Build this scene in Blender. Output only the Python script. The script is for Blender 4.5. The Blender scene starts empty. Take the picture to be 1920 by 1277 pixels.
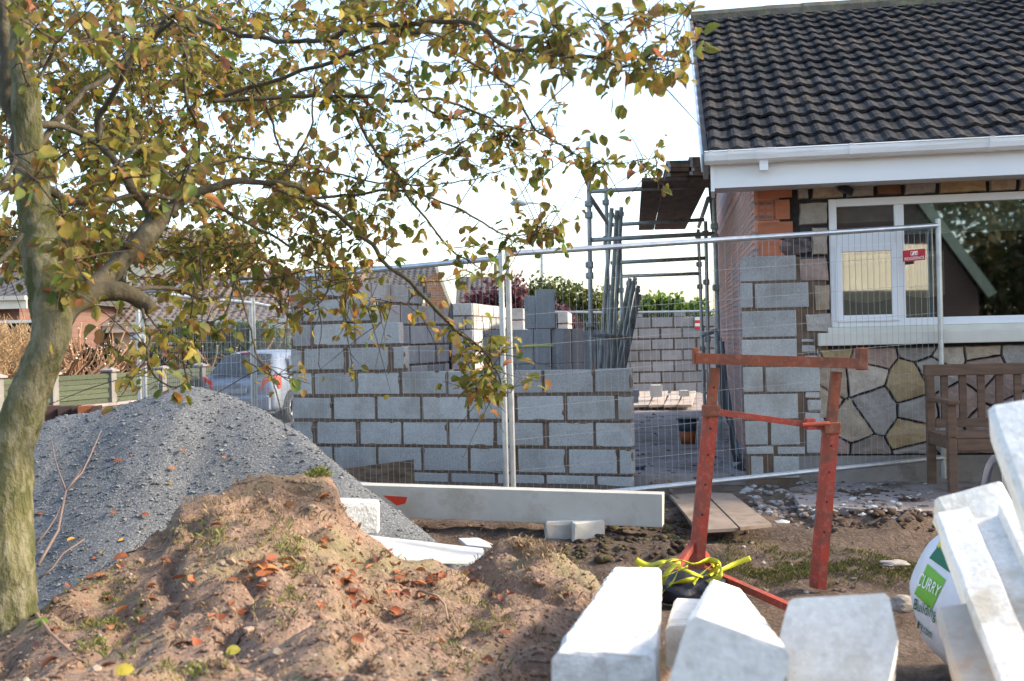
import bpy, bmesh, math, random
import numpy as np
from mathutils import Vector, Matrix, noise
from mathutils.geometry import tessellate_polygon
sc = bpy.context.scene
COL = sc.collection
PI = math.pi
R = math.radians
V = Vector
# ---------------- camera
F = 2200.0
CAMZ = 1.6
cam = bpy.data.objects.new('camera', bpy.data.cameras.new('camera'))
COL.objects.link(cam); sc.camera = cam
cam.data.sensor_width = 36; cam.data.lens = F/1920*36
cam.data.clip_start = 0.05; cam.data.clip_end = 3000
CR = Matrix.Rotation(PI/2, 3, 'X') @ Matrix.Rotation(-0.024, 3, 'Z')
cam.rotation_euler = CR.to_euler(); cam.location = (0, 0, CAMZ)
cam.data.dof.use_dof = True; cam.data.dof.focus_distance = 8.6; cam.data.dof.aperture_fstop = 6.3
# ---------------- light
SUN_EL, SUN_AZ = 31, 88
w = bpy.data.worlds.new("World"); sc.world = w; w.use_nodes = True
nt = w.node_tree
sk = nt.nodes.new('ShaderNodeTexSky'); sk.sky_type = 'NISHITA'; sk.sun_disc = False
sk.sun_elevation = R(SUN_EL); sk.sun_rotation = R(SUN_AZ); sk.dust_density = 2.0; sk.air_density = 1.0; sk.ozone_density = 1.0
nt.links.new(sk.outputs[0], nt.nodes['Background'].inputs[0]); nt.nodes['Background'].inputs[1].default_value = 0.15
sl = bpy.data.lights.new('sun', 'SUN'); sl.energy = 2.0; sl.angle = R(5); sl.color = (1, 0.86, 0.68)
so = bpy.data.objects.new('sun', sl); COL.objects.link(so)
sd = V((math.sin(R(SUN_AZ))*math.cos(R(SUN_EL)), math.cos(R(SUN_AZ))*math.cos(R(SUN_EL)), math.sin(R(SUN_EL))))
so.rotation_euler = sd.to_track_quat('Z', 'Y').to_euler()
sc.view_settings.view_transform = 'Standard'; sc.view_settings.look = 'None'; sc.view_settings.gamma = 1
sc.view_settings.exposure = 1.76
sc.view_settings.use_white_balance = True; sc.view_settings.white_balance_temperature = 6800; sc.view_settings.white_balance_tint = 8

# ---------------- helpers
def ray(px, py):
    return CR @ V(((px-960)/F, -(py-638.5)/F, -1))
def P(px, py, Y):
    d = ray(px, py); d = d*(Y/d.y); return V((d.x, d.y, d.z+CAMZ))
def K(px, py, o, n):
    d = ray(px, py); c = V((0, 0, CAMZ)); t = (o-c).dot(n)/d.dot(n); return c+d*t
def G(px, py, z):
    return K(px, py, V((0, 0, z)), V((0, 0, 1)))

class MB:
    def __init__(s): s.v = []; s.f = []; s.m = []; s.c = []
    def add(s, vs, fs, m=0, c=(1, 1, 1)):
        o = len(s.v); s.v += [tuple(x) for x in vs]
        for f in fs: s.f.append(tuple(i+o for i in f)); s.m.append(m); s.c.append(c)
        return s
    def box(s, o, a, b, c_, m=0, c=(1, 1, 1)):       # corner + three edge vectors
        o = V(o); a = V(a); b = V(b); c_ = V(c_)
        vs = [o, o+a, o+a+b, o+b, o+c_, o+a+c_, o+a+b+c_, o+b+c_]
        fs = [(0, 3, 2, 1), (4, 5, 6, 7), (0, 1, 5, 4), (1, 2, 6, 5), (2, 3, 7, 6), (3, 0, 4, 7)]
        if a.cross(b).dot(c_) < 0: fs = [f[::-1] for f in fs]
        return s.add(vs, fs, m, c)
    def cbox(s, x, y, z, w_, d, h, m=0, c=(1, 1, 1), rz=0):
        M3 = Matrix.Rotation(rz, 3, 'Z'); a = M3@V((w_, 0, 0)); b = M3@V((0, d, 0))
        return s.box(V((x, y, z))-a/2-b/2, a, b, (0, 0, h), m, c)
    def rbox(s, o, a, b, c_, bev=.006, m=0, c=(1, 1, 1), rough=0, seed=0):   # box with chamfered, slightly chipped edges
        o = V(o); a = V(a); b = V(b); c_ = V(c_)
        bm = bmesh.new(); bmesh.ops.create_cube(bm, size=1)
        la, lb, lc = a.length, b.length, c_.length
        for q in bm.verts: q.co = V(((q.co.x+.5)*la, (q.co.y+.5)*lb, (q.co.z+.5)*lc))
        bmesh.ops.bevel(bm, geom=bm.edges[:], offset=bev, segments=2, affect='EDGES', profile=.6)
        ua, ub, uc = a.normalized(), b.normalized(), c_.normalized()
        bm.verts.ensure_lookup_table()
        rnd = random.Random(seed)
        vs = []
        for q in bm.verts:
            p = o+ua*q.co.x+ub*q.co.y+uc*q.co.z
            if rough: p += noise.noise_vector(p*23+V((seed, 0, 0)))*rough
            vs.append(p)
        fs = [tuple(x.index for x in f.verts) for f in bm.faces]
        if a.cross(b).dot(c_) < 0: fs = [f[::-1] for f in fs]
        bm.free(); return s.add(vs, fs, m, c)
    def tube(s, pts, r, n=8, m=0, c=(1, 1, 1), cap=True):
        pts = [V(p) for p in pts]; rs = r if isinstance(r, (list, tuple)) else [r]*len(pts)
        vs = []; fs = []; up = None
        for i, p in enumerate(pts):
            t = (pts[min(i+1, len(pts)-1)]-pts[max(i-1, 0)])
            if t.length < 1e-9: t = V((0, 0, 1))
            t.normalize()
            if up is None: up = t.orthogonal().normalized()
            up = (up-t*up.dot(t));
            if up.length < 1e-6: up = t.orthogonal()
            up.normalize(); sd_ = t.cross(up)
            for k in range(n):
                a = 2*PI*k/n; vs.append(p+(up*math.cos(a)+sd_*math.sin(a))*rs[i])
        for i in range(len(pts)-1):
            for k in range(n):
                fs.append((i*n+k, i*n+(k+1) % n, (i+1)*n+(k+1) % n, (i+1)*n+k))
        if cap: fs += [tuple(range(n))[::-1], tuple((len(pts)-1)*n+k for k in range(n))]
        return s.add(vs, fs, m, c)
    def sweep(s, prof, p0, p1, up=(0, 0, 1), m=0, c=(1, 1, 1), sc1=1, cuts=1, rough=0, seed=0):  # profile (x,y) along p0->p1
        p0 = V(p0); p1 = V(p1); t = (p1-p0).normalized(); up = V(up); up = (up-t*up.dot(t)).normalized(); rt = t.cross(up)
        n = len(prof); vs = []; fs = []
        for j in range(cuts+1):
            q = j/cuts; k = 1+(sc1-1)*q
            for x, y in prof:
                p = p0.lerp(p1, q)+rt*x*k+up*y*k
                if rough: p += noise.noise_vector(p*9+V((seed, 0, 0)))*rough + noise.noise_vector(p*31+V((seed, 0, 0)))*rough*.5
                vs.append(p)
        for j in range(cuts):
            for k in range(n): fs.append((j*n+k, j*n+(k+1) % n, (j+1)*n+(k+1) % n, (j+1)*n+k))
        a0 = list(range(n)); a1 = [cuts*n+k for k in range(n)]
        for tri in tessellate_polygon([[V((x, y, 0)) for x, y in prof]]):
            fs.append(tuple(a0[i] for i in tri)); fs.append(tuple(a1[i] for i in tri)[::-1])
        return s.add(vs, fs, m, c)
    def prism(s, pts, d, m=0, c=(1, 1, 1)):           # planar 3D polygon extruded by vector d
        n = len(pts); pts = [V(p) for p in pts]; d = V(d)
        vs = pts+[p+d for p in pts]
        fs = [tuple(range(n))[::-1], tuple(range(n, 2*n))]+[(i, (i+1) % n, (i+1) % n+n, i+n) for i in range(n)]
        return s.add(vs, fs, m, c)
    def build(s, name, mats, parent=None, smooth=False, fix=True):
        if not isinstance(mats, (list, tuple)): mats = [mats]
        me = bpy.data.meshes.new(name); me.from_pydata(s.v, [], s.f)
        for m_ in mats: me.materials.append(m_)
        me.polygons.foreach_set('material_index', s.m)
        if smooth: me.polygons.foreach_set('use_smooth', [True]*len(s.f))
        ca = me.color_attributes.new('Col', 'FLOAT_COLOR', 'CORNER')
        lt = np.zeros(len(me.polygons), dtype=np.int32); me.polygons.foreach_get('loop_total', lt)
        cc = np.ones((len(me.loops), 4), dtype=np.float32); cc[:, :3] = np.repeat(np.array(s.c, dtype=np.float32).reshape(-1, 3), lt, axis=0)
        ca.data.foreach_set('color', cc.ravel())
        if fix:
            bm = bmesh.new(); bm.from_mesh(me); bmesh.ops.recalc_face_normals(bm, faces=bm.faces); bm.to_mesh(me); bm.free()
        me.update(); me.validate()
        o = bpy.data.objects.new(name, me); COL.objects.link(o)
        if parent: par(o, parent)
        return o
def par(o, p):
    o.parent = p
    m_ = p.matrix_basis.copy(); q = p
    while q.parent: m_ = q.parent.matrix_basis @ q.matrix_parent_inverse @ m_; q = q.parent
    o.matrix_parent_inverse = m_.inverted()
def tag(o, label=None, cat=None, group=None, kind=None):
    if label: o['label'] = label
    if cat: o['category'] = cat
    if group: o['group'] = group
    if kind: o['kind'] = kind
    return o
def thing(name, loc, label, cat, group=None):
    o = bpy.data.objects.new(name, None); COL.objects.link(o); o.location = loc; o.empty_display_size = .1
    return tag(o, label, cat, group)
def kids(o): return [x for x in bpy.data.objects if x.parent == o]
def dup(root, delta, label=None):
    r = root.copy(); COL.objects.link(r); r.location = V(root.location)+V(delta)
    if label: r['label'] = label
    for ch in kids(root):
        c = ch.copy(); COL.objects.link(c); c.parent = r
        for g in kids(ch):
            d = g.copy(); COL.objects.link(d); d.parent = c
    return r

# ---------------- materials
def mat(name, c1, c2=None, scale=6, rough=.85, bump=0.0, bscale=60, metal=0, attr=True, speck=None, sscale=150, samt=.5, detail=5, dist=.01, trans=0, stretch=None, spec=.3, contrast=(.35, .65), dirt=None):
    m_ = bpy.data.materials.new(name); m_.use_nodes = True; t = m_.node_tree; N = t.nodes; L = t.links
    b = N['Principled BSDF']; b.inputs['Roughness'].default_value = rough; b.inputs['Metallic'].default_value = metal
    b.inputs['Specular IOR Level'].default_value = spec
    tc = N.new('ShaderNodeTexCoord'); vec = tc.outputs['Object']
    if stretch:
        mp = N.new('ShaderNodeMapping'); mp.inputs['Scale'].default_value = stretch; L.new(vec, mp.inputs[0]); vec = mp.outputs[0]
    def nz(sca, det=detail, rg=.6):
        q = N.new('ShaderNodeTexNoise'); q.inputs['Scale'].default_value = sca; q.inputs['Detail'].default_value = det; q.inputs['Roughness'].default_value = rg
        L.new(vec, q.inputs['Vector']); return q.outputs['Fac']
    def rmp(src, a, c_):
        q = N.new('ShaderNodeMapRange'); q.inputs['From Min'].default_value = a; q.inputs['From Max'].default_value = c_; L.new(src, q.inputs[0]); return q.outputs[0]
    def mix(fac, A, B, mode='MIX'):
        q = N.new('ShaderNodeMix'); q.data_type = 'RGBA'; q.blend_type = mode
        for i, x in ((0, fac), (6, A), (7, B)):
            if hasattr(x, 'links'): L.new(x, q.inputs[i])
            elif isinstance(x, (int, float)): q.inputs[i].default_value = x
            else: q.inputs[i].default_value = (*x, 1)
        return q.outputs[2]
    c2 = c2 or tuple(x*.8 for x in c1)
    col = mix(rmp(nz(scale), *contrast), c1, c2)
    if speck:
        col = mix(rmp(nz(sscale, 2, .5), .52, .62), col, mix(samt, col, speck))
        col = mix(rmp(nz(sscale*.6, 2, .5), .55, .66), col, mix(samt*.6, col, tuple(x*.35 for x in c1)))
    if dirt:
        col = mix(rmp(nz(dirt[1], 6, .7), .5, .68), col, dirt[0])
    if attr:
        a = N.new('ShaderNodeAttribute'); a.attribute_name = 'Col'; col = mix(1.0, col, a.outputs['Color'], 'MULTIPLY')
    L.new(col, b.inputs['Base Color'])
    if bump:
        bp = N.new('ShaderNodeBump'); bp.inputs['Strength'].default_value = bump; bp.inputs['Distance'].default_value = dist
        L.new(nz(bscale, 6, .65), bp.inputs['Height']); L.new(bp.outputs[0], b.inputs['Normal'])
    if trans:
        tr = N.new('ShaderNodeBsdfTranslucent'); L.new(col, tr.inputs[0]); ms = N.new('ShaderNodeMixShader'); ms.inputs[0].default_value = trans
        L.new(b.outputs[0], ms.inputs[1]); L.new(tr.outputs[0], ms.inputs[2]); L.new(ms.outputs[0], N['Material Output'].inputs[0])
    return m_
BLOCK = mat('concrete_block', (.43, .42, .405), (.34, .335, .33), 3.5, .95, .8, 110, speck=(.56, .56, .55), sscale=110, samt=.5, dirt=((.28, .255, .23), 1.6), dist=.004)
MORTAR = mat('mortar', (.135, .088, .060), (.185, .128, .09), 9, .95, .5, 60, dist=.006)
CONC = mat('concrete_pale', (.74, .735, .71), (.64, .635, .61), 4, .9, .6, 60, speck=(.84, .84, .83), sscale=90, samt=.3, dirt=((.47, .42, .34), 3.5), dist=.006)
CONCR = mat('concrete_rough', (.72, .72, .70), (.56, .56, .54), 14, .95, .9, 60, speck=(.82, .82, .82), sscale=60, samt=.5, dist=.01)
LINT = mat('concrete_lintel', (.48, .47, .435), (.41, .40, .37), 3, .9, .25, 60, dirt=((.36, .33, .28), 4), dist=.003)
SLAB = mat('concrete_slab', (.33, .285, .27), (.24, .20, .185), 2.5, .95, .6, 30, dirt=((.13, .095, .075), 2.2), dist=.01)
STEEL = mat('galvanised_steel', (.50, .52, .54), (.38, .40, .42), 12, .38, .1, 40, metal=.75, spec=.5)
TUBE = mat('scaffold_steel', (.38, .40, .40), (.25, .27, .25), 7, .55, .3, 50, metal=.5, dirt=((.16, .18, .13), 6))
WIRE = mat('wire', (.36, .375, .39), (.30, .31, .33), 12, .45, 0, metal=.4, spec=.5)
RED = mat('red_paint', (.44, .060, .036), (.30, .062, .040), 7, .6, .5, 40, dirt=((.17, .075, .05), 9), dist=.004, speck=(.50, .33, .25), sscale=38, samt=.14)
RUST = mat('rusty_red', (.30, .085, .045), (.19, .07, .045), 7, .8, .5, 60, dirt=((.13, .06, .04), 8), dist=.004, speck=(.40, .25, .18), sscale=30, samt=.2)
UPVC = mat('white_plastic', (.80, .81, .82), (.77, .78, .80), 2, .3, 0, spec=.5)
SILL = mat('sill_stone', (.66, .64, .56), (.60, .57, .50), 5, .8, .15, 60)
DARK = mat('dark_plastic', (.012, .013, .018), (.02, .02, .026), 6, .45, .2, 20)
TEAK = mat('weathered_wood', (.155, .095, .065), (.095, .06, .042), 5, .8, .3, 40, stretch=(1, 1, 6))
PLANK = mat('old_plank', (.20, .155, .115), (.10, .075, .055), 6, .9, .5, 50, stretch=(1, 4, 3), dirt=((.05, .04, .03), 7))
BRICKO = mat('clay_block', (.48, .175, .095), (.38, .14, .08), 6, .85, .3, 60, stretch=(1, 1, 6))
STONE = mat('stone_cladding', (1, 1, 1), (.72, .70, .68), 7, .9, .9, 16, speck=(1.0, .95, .85), sscale=50, samt=.35, dist=.02)
POINT = mat('dark_pointing', (.045, .047, .055), (.03, .03, .035), 9, .8, .3, 60)
SOIL = mat('mound_soil', (.285, .190, .140), (.20, .130, .094), 2.2, .98, 1.0, 38, speck=(.40, .29, .21), sscale=60, samt=.45, dist=.022, dirt=((.235, .20, .11), 2.0))
GRAVEL = mat('gravel', (.122, .130, .141), (.096, .103, .113), 2, .95, 1.0, 70, speck=(.27, .28, .29), sscale=75, samt=.6, dist=.012)
BARK = mat('bark', (.150, .140, .070), (.075, .080, .026), 8, .95, 1.0, 30, speck=(.30, .27, .19), sscale=30, samt=.45, dirt=((.24, .225, .15), 9), dist=.035, stretch=(1, 1, .45), contrast=(.42, .58))
LIMB = mat('limb_bark', (.088, .074, .05), (.055, .048, .03), 12, .95, 1.0, 40, dirt=((.135, .12, .08), 15), dist=.01)
TWIG = mat('twig', (.075, .055, .042), (.045, .035, .03), 20, .9)
def leafmat(name, tr=.45): return mat(name, (1, 1, 1), (.75, .75, .75), 25, .6, .2, 60, trans=tr, spec=.35)
LEAF = leafmat('leaf_blade'); LITTER = leafmat('dead_leaf', .15)
GRASS = leafmat('grass_blade', .3); HEDGE = leafmat('hedge_leaf', .3)
CARP = mat('silver_paint', (.24, .28, .35), (.23, .27, .34), 2, .25, 0, metal=.25, spec=.6)
TYRE = mat('tyre', (.02, .02, .02), (.03, .03, .03), 9, .9)
PLAIN = mat('painted', (1, 1, 1), (.93, .93, .93), 8, .6)
CREAM = mat('cream_render', (.70, .62, .47), (.62, .55, .42), 3, .9, .2, 60)
def glass(name, tint=(.02, .025, .03), rough=.02, alpha=.27):
    m_ = bpy.data.materials.new(name); m_.use_nodes = True; t = m_.node_tree; N = t.nodes; L = t.links; N.remove(N['Principled BSDF'])
    g = N.new('ShaderNodeBsdfGlossy'); g.inputs['Roughness'].default_value = rough; g.inputs[0].default_value = (.9, .95, 1, 1)
    tr = N.new('ShaderNodeBsdfTransparent'); tr.inputs[0].default_value = (.8, .84, .84, 1)
    mx = N.new('ShaderNodeMixShader'); mx.inputs[0].default_value = alpha
    L.new(tr.outputs[0], mx.inputs[1]); L.new(g.outputs[0], mx.inputs[2]); L.new(mx.outputs[0], N['Material Output'].inputs[0]); return m_
GLASS = glass('window_glass')
def brickmat(name, c1, c2, mo, scale=1, rot=(PI/2, 0, 0), bw=.225, bh=.075, ms=.012, side=False, patch=None):
    m_ = bpy.data.materials.new(name); m_.use_nodes = True; t = m_.node_tree; N = t.nodes; L = t.links; b = N['Principled BSDF']
    tc = N.new('ShaderNodeTexCoord'); mp = N.new('ShaderNodeMapping'); mp.vector_type = 'TEXTURE'; mp.inputs['Rotation'].default_value = rot
    L.new(tc.outputs['Object'], mp.inputs[0]); bt = N.new('ShaderNodeTexBrick'); L.new(mp.outputs[0], bt.inputs[0])
    if side:
        sp = N.new('ShaderNodeSeparateXYZ'); cb = N.new('ShaderNodeCombineXYZ'); L.new(tc.outputs['Object'], sp.inputs[0]); nn = N.new('ShaderNodeTexNoise'); nn.inputs['Scale'].default_value = 5
        ma = N.new('ShaderNodeMath'); ma.operation = 'MULTIPLY_ADD'; ma.inputs[1].default_value = .09; L.new(nn.outputs['Fac'], ma.inputs[0]); L.new(sp.outputs['Z'], ma.inputs[2])
        L.new(tc.outputs['Object'], nn.inputs[0]); L.new(sp.outputs['Y'], cb.inputs[0]); L.new(ma.outputs[0], cb.inputs[1]); L.new(cb.outputs[0], bt.inputs[0])
    bt.inputs['Scale'].default_value = scale; bt.inputs['Brick Width'].default_value = bw; bt.inputs['Row Height'].default_value = bh; bt.inputs['Mortar Size'].default_value = ms
    bt.inputs['Color1'].default_value = (*c1, 1); bt.inputs['Color2'].default_value = (*c2, 1); bt.inputs['Mortar'].default_value = (*mo, 1)
    src = bt.outputs[0]; b.inputs['Roughness'].default_value = .9
    if patch:
        n2 = N.new('ShaderNodeTexNoise'); n2.inputs['Scale'].default_value = 3.5; n2.inputs['Detail'].default_value = 8; n2.inputs['Roughness'].default_value = .7; m3 = N.new('ShaderNodeMapping'); m3.inputs['Scale'].default_value = (1, .22, 1.3); L.new(tc.outputs['Object'], m3.inputs[0]); L.new(m3.outputs[0], n2.inputs[0])
        mr = N.new('ShaderNodeMapRange'); mr.inputs[1].default_value = .50; mr.inputs[2].default_value = .60; L.new(n2.outputs[0], mr.inputs[0]); mx = N.new('ShaderNodeMix'); mx.data_type = 'RGBA'
        L.new(mr.outputs[0], mx.inputs[0]); L.new(src, mx.inputs[6]); mx.inputs[7].default_value = (*patch, 1); src = mx.outputs[2]
    L.new(src, b.inputs['Base Color'])
    bp = N.new('ShaderNodeBump'); bp.inputs['Distance'].default_value = .008; bp.invert = True; L.new(bt.outputs['Fac'], bp.inputs['Height']); L.new(bp.outputs[0], b.inputs['Normal'])
    return m_
BRICK = brickmat('red_brick', (.20, .085, .062), (.15, .07, .055), (.15, .09, .07))

def tint(r_, c, a=.12):
    k = 1+r_.uniform(-a, a); return tuple(x*k for x in c)
# ================= SETTING: ground, floor, street
def hz(p, s, o=4): return noise.fractal(V(p)*s, .9, 2.1, o)
def sstep(a, b, x):
    t = max(0, min(1, (x-a)/(b-a))); return t*t*(3-2*t)
def gbase(x, y):
    z = .2+.17*sstep(6.2, 8.6, y)*sstep(-3.5, -1.5, x)
    z -= .14*sstep(11, 15, y)*sstep(-2.5, -4.5, x)+.0
    return z
def gz(x, y):
    z = gbase(x, y)
    if 0 < y < 12 and abs(x) < 8:
        near = 1-sstep(9, 11, y)
        q_ = max(0, 1-abs(x-1.0)/.75)*max(0, 1-abs(y-7.0)/.55)+max(0, 1-abs(x-2.4)/.6)*max(0, 1-abs(y-7.75)/.5)
        if q_ > 0: z += min(1, q_*2)*(.05+.05*hz((x, y, 11), 6)+.03*hz((x, y, 5), 19))
        z += (.055*hz((x, y, 0), 1.3)+.028*hz((x, y, 3), 5)+.012*hz((x, y, 7), 17))*near*(.35+.65*(1-sstep(8.8, 9.2, y)))
    return z
def gridmesh(xs, ys, fz, name, m_, parent=None, smooth=True):
    b = MB(); nx, ny = len(xs), len(ys)
    vs = [(x, y, fz(x, y)) for y in ys for x in xs]
    fs = [(j*nx+i, j*nx+i+1, (j+1)*nx+i+1, (j+1)*nx+i) for j in range(ny-1) for i in range(nx-1)]
    b.add(vs, fs); return b.build(name, m_, parent, smooth, fix=False)
xs = [-1500, -300, -60, -20, -12]+list(np.arange(-8, 8.01, .08))+[12, 20, 60, 300, 1500]
ys = [-600, -60, -20, -6, -2]+list(np.arange(0, 12.01, .08))+[13, 14, 15, 16, 20, 30, 60, 300, 1500]
MUD = mat('muddy_ground', (.115, .078, .056), (.072, .050, .038), 1.6, .97, 1.0, 26, speck=(.22, .17, .13), sscale=40, samt=.35, dist=.03, dirt=((.17, .125, .095), 3))
tag(gridmesh(xs, ys, gz, 'ground', MUD), kind='structure')
# asphalt street on the left, laid above the ground
ROAD = mat('asphalt', (.10, .10, .105), (.075, .075, .08), 4, .95, .4, 90)
b = MB(); b.add([(-5.9, 15.5, .075), (-3.0, 15.5, .075), (-1.5, 60, .075), (-7.5, 60, .075)], [(0, 1, 2, 3)]); tag(b.build('street', ROAD, fix=False), kind='structure')

# ---------- frames of the two buildings
HO = P(1420, 630, 9.6); HO.z = 0
TH = R(10); hu = V((math.cos(TH), -math.sin(TH), 0)); hv = V((math.sin(TH), math.cos(TH), 0)); UP = V((0, 0, 1))
def H(u, v, z): return HO+hu*u+hv*v+UP*z
def HK(px, py, v=0):
    p = K(px, py, HO+hv*v, hv)-HO; return p.dot(hu), p.z
A = P(545, 650, 10.9); A.z = 0; B_ = P(1180, 635, 9.75); B_.z = 0
eu = (B_-A).normalized(); ev = V((-eu.y, eu.x, 0))
if ev.y < 0: ev = -ev
LEN = (B_-A).length
def E(u, v, z): return A+eu*u+ev*v+UP*z
def EK(px, py, v=0):
    p = K(px, py, A+ev*v, ev)-A; return p.dot(eu), p.z
b = MB(); q = [E(-.2, .05, 0), E(LEN+.1, .05, 0), H(.02, .05, 0), H(.02, 9, 0), V((4, 28, 0)), V((-1, 28, 0)), E(-.1, 6, 0)]
for p in q: p.z = .36
b.prism(q, (0, 0, .09)); tag(b.build('concrete_floor', SLAB), kind='structure')
# paving along the house front
b = MB(); u0, _ = HK(1480, 900, -.3)
def hslab(b, pxq, z, t=.1):
    pts = [G(x, y, z) for x, y in pxq]; b.prism([p-V((0, 0, t)) for p in pts], (0, 0, t)); return b
hslab(b, [(1500, 948), (1760, 962), (1960, 958), (1960, 885), (1560, 897), (1480, 915)], .40, .2)
tag(b.build('pavement', SLAB), kind='structure')

# ================= block walls
def th_near(p): return p.y < 14
def smear(b, fr, a_, c_, z0, z1, dd, rn):
    # mortar squeezed out and wiped over the arrises
    for k in range(rn.choice([1, 2, 3, 3])):
        e = rn.random()
        if e < .45: cu, cz, ru, rz = rn.uniform(a_, c_), z0-.004, rn.uniform(.03, .11), rn.uniform(.008, .022)
        elif e < .6: cu, cz, ru, rz = rn.uniform(a_, c_), z1+.002, rn.uniform(.03, .09), rn.uniform(.006, .013)
        else: cu, cz, ru, rz = rn.choice([a_-.004, c_+.004]), rn.uniform(z0, z1), rn.uniform(.008, .022), rn.uniform(.03, .09)
        n = 9; vs = [fr(cu+ru*math.cos(2*PI*i/n)*rn.uniform(.6, 1), dd-.0015, cz+rz*math.sin(2*PI*i/n)*rn.uniform(.6, 1)) for i in range(n)]+[fr(cu, dd-.007, cz)]
        b.add(vs, [(i, (i+1) % n, n) for i in range(n)], 1)
def mortared(b, fr, u0, u1, z0, z1, th, seed, brk=None, hb=.45, off=0, dv=0, lean=.0):
    """one course of blocks between u0..u1; fr(u,v,z) gives the point"""
    rn = random.Random(seed); us = [u0]; x = u0+(off if off > 0 else hb)
    while x < u1-.08: us.append(x); x += hb
    us.append(u1)
    if brk: us = brk
    for i in range(len(us)-1):
        g0 = 0 if i == 0 else rn.uniform(.010, .021); g1 = 0 if i == len(us)-2 else rn.uniform(.010, .021)
        if rn.random() < .12: g0 += .02
        a_ = us[i]+g0; c_ = us[i+1]-g1
        if c_-a_ < .03: continue
        zz0 = z0+rn.uniform(.020, .032); zz1 = z1-rn.uniform(0, .005); dd = dv+rn.uniform(-.003, .003)
        b.rbox(fr(a_, dd, zz0), fr(c_, dd, zz0)-fr(a_, dd, zz0), fr(a_, dd+th, zz0)-fr(a_, dd, zz0), UP*(zz1-zz0), .007, 0, tint(rn, (1, 1, 1.0), .16), .005, seed*7+i)
        if th_near(fr(a_, dd, zz0)): smear(b, fr, a_, c_, zz0, zz1, dd, rn)
def joints(b, fr, u0, u1, z0, z1, th, dv=.010, m=1):
    b.box(fr(u0+.012, dv, z0), fr(u1-.012, dv, z0)-fr(u0+.012, dv, z0), fr(u0, dv+th-.02, z0)-fr(u0, dv, z0), UP*(z1-z0-.012), m)
ZC = 1.343; CH = .225
t = thing('block_wall', E(LEN/2, 0, .3), 'low grey front wall of new concrete blocks with brown mortar, stepped up at its left end', 'wall')
b = MB()
for k in range(6):
    z1 = ZC-CH*k
    mortared(b, E, 0, LEN, z1-CH, z1, .10, 10+k, off=(.225 if k % 2 == 0 else .42))
    joints(b, E, 0, LEN, z1-CH, z1+.004, .10)
tops = [EK(758, 680)[0], EK(748, 630)[0], EK(700, 590)[0], EK(655, 545)[0]]
for k, uu in enumerate(tops):
    z0 = ZC+CH*k
    mortared(b, E, 0, uu, z0, z0+CH, .10, 30+k, off=(.225 if k % 2 else .12)); joints(b, E, 0, uu, z0, z0+CH, .10)
b.build('block_courses', [BLOCK, MORTAR], t)
# left return wall running back
def EL(u, v, z): return A+ev*(u+.1)+eu*(v)+UP*z
t = thing('block_wall', EL(1.5, .05, .45), 'grey block side wall running back from the stepped left corner', 'wall')
b = MB()
for k in range(10):
    z0 = .443-CH+CH*k
    if z0 > 2.1: break
    L_ = 3.3 if k < 8 else 2.6
    mortared(b, EL, 0, L_, z0, z0+CH, .10, 50+k, off=(.225 if k % 2 else .45)); joints(b, EL, 0, L_, z0, z0+CH, .10)
b.build('block_courses', [BLOCK, MORTAR], t)
# far piers of the rear wall, with their sides in the sun
def fwall(px0, px1, pxe, Y, Ye, pyt, zb, seed, label, hb=.45):
    p0 = P(px0, pyt, Y); p1 = P(px1, pyt, Y); pe = P(pxe, pyt, Ye); zt = p0.z
    p0.z = p1.z = pe.z = 0
    d = (p1-p0).normalized(); n_ = (pe-p1).normalized(); t = thing('block_pier', (p0+p1)/2+V((0, 0, zb)), label, 'wall', 'block piers of the rear wall')
    b = MB(); k = 0; z = zt
    W1 = (p1-p0).length; W2 = (pe-p1).length
    nrm = V((-d.y, d.x, 0)); nrm = nrm if nrm.y > 0 else -nrm
    while z > zb+.05:
        f1 = lambda u, v, z_: p0+d*u+nrm*v+UP*z_
        n2 = V((n_.y, -n_.x, 0)); n2 = n2 if n2.x < 0 else -n2
        f2 = lambda u, v, z_: p1+n_*(u+.102)+n2*v+UP*z_
        mortared(b, f1, 0, W1, z-CH, z, .10, seed+k, off=.225 if k % 2 else .45); joints(b, f1, 0, W1, z-CH, z, .1)
        if W2 > .25: mortared(b, f2, 0, W2-.1, z-CH, z, .10, seed+k+20, off=.225 if k % 2 else .45, hb=.45); joints(b, f2, 0, W2-.1, z-CH, z, .1)
        z -= CH; k += 1
    b.build('block_courses', [BLOCK, MORTAR], t)
fwall(846, 885, 948, 19.6, 22.7, 569, .45, 200, 'leftmost far block pier beside the black strip, its long side lit by sun')
fwall(957, 980, 988, 21, 22.4, 578, .45, 230, 'narrow far block pier between the steel fence post and the two upright blocks')
fwall(1046, 1064, 1072, 21, 22.4, 585, .45, 260, 'narrow far block pier just right of the two upright blocks')
# far rear wall right
fo = P(1172, 742, 24); fo.z = 0
def FW(u, v, z): return fo+V((1, .02, 0))*u+V((0, v, 0))+UP*z
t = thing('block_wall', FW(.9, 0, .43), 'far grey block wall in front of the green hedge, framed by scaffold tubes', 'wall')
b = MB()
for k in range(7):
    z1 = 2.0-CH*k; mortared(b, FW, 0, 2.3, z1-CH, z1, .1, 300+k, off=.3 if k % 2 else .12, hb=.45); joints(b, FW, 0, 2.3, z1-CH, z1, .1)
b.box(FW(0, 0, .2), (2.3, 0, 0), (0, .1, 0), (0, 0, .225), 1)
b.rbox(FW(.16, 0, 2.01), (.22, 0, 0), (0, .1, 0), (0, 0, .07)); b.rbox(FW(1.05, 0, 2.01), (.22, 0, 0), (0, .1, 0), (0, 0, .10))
b.c = [(x*.58, y*.59, z*.62) for x, y, z in b.c]  # whole wall darkened in its colour, in place of missing shade
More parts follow.
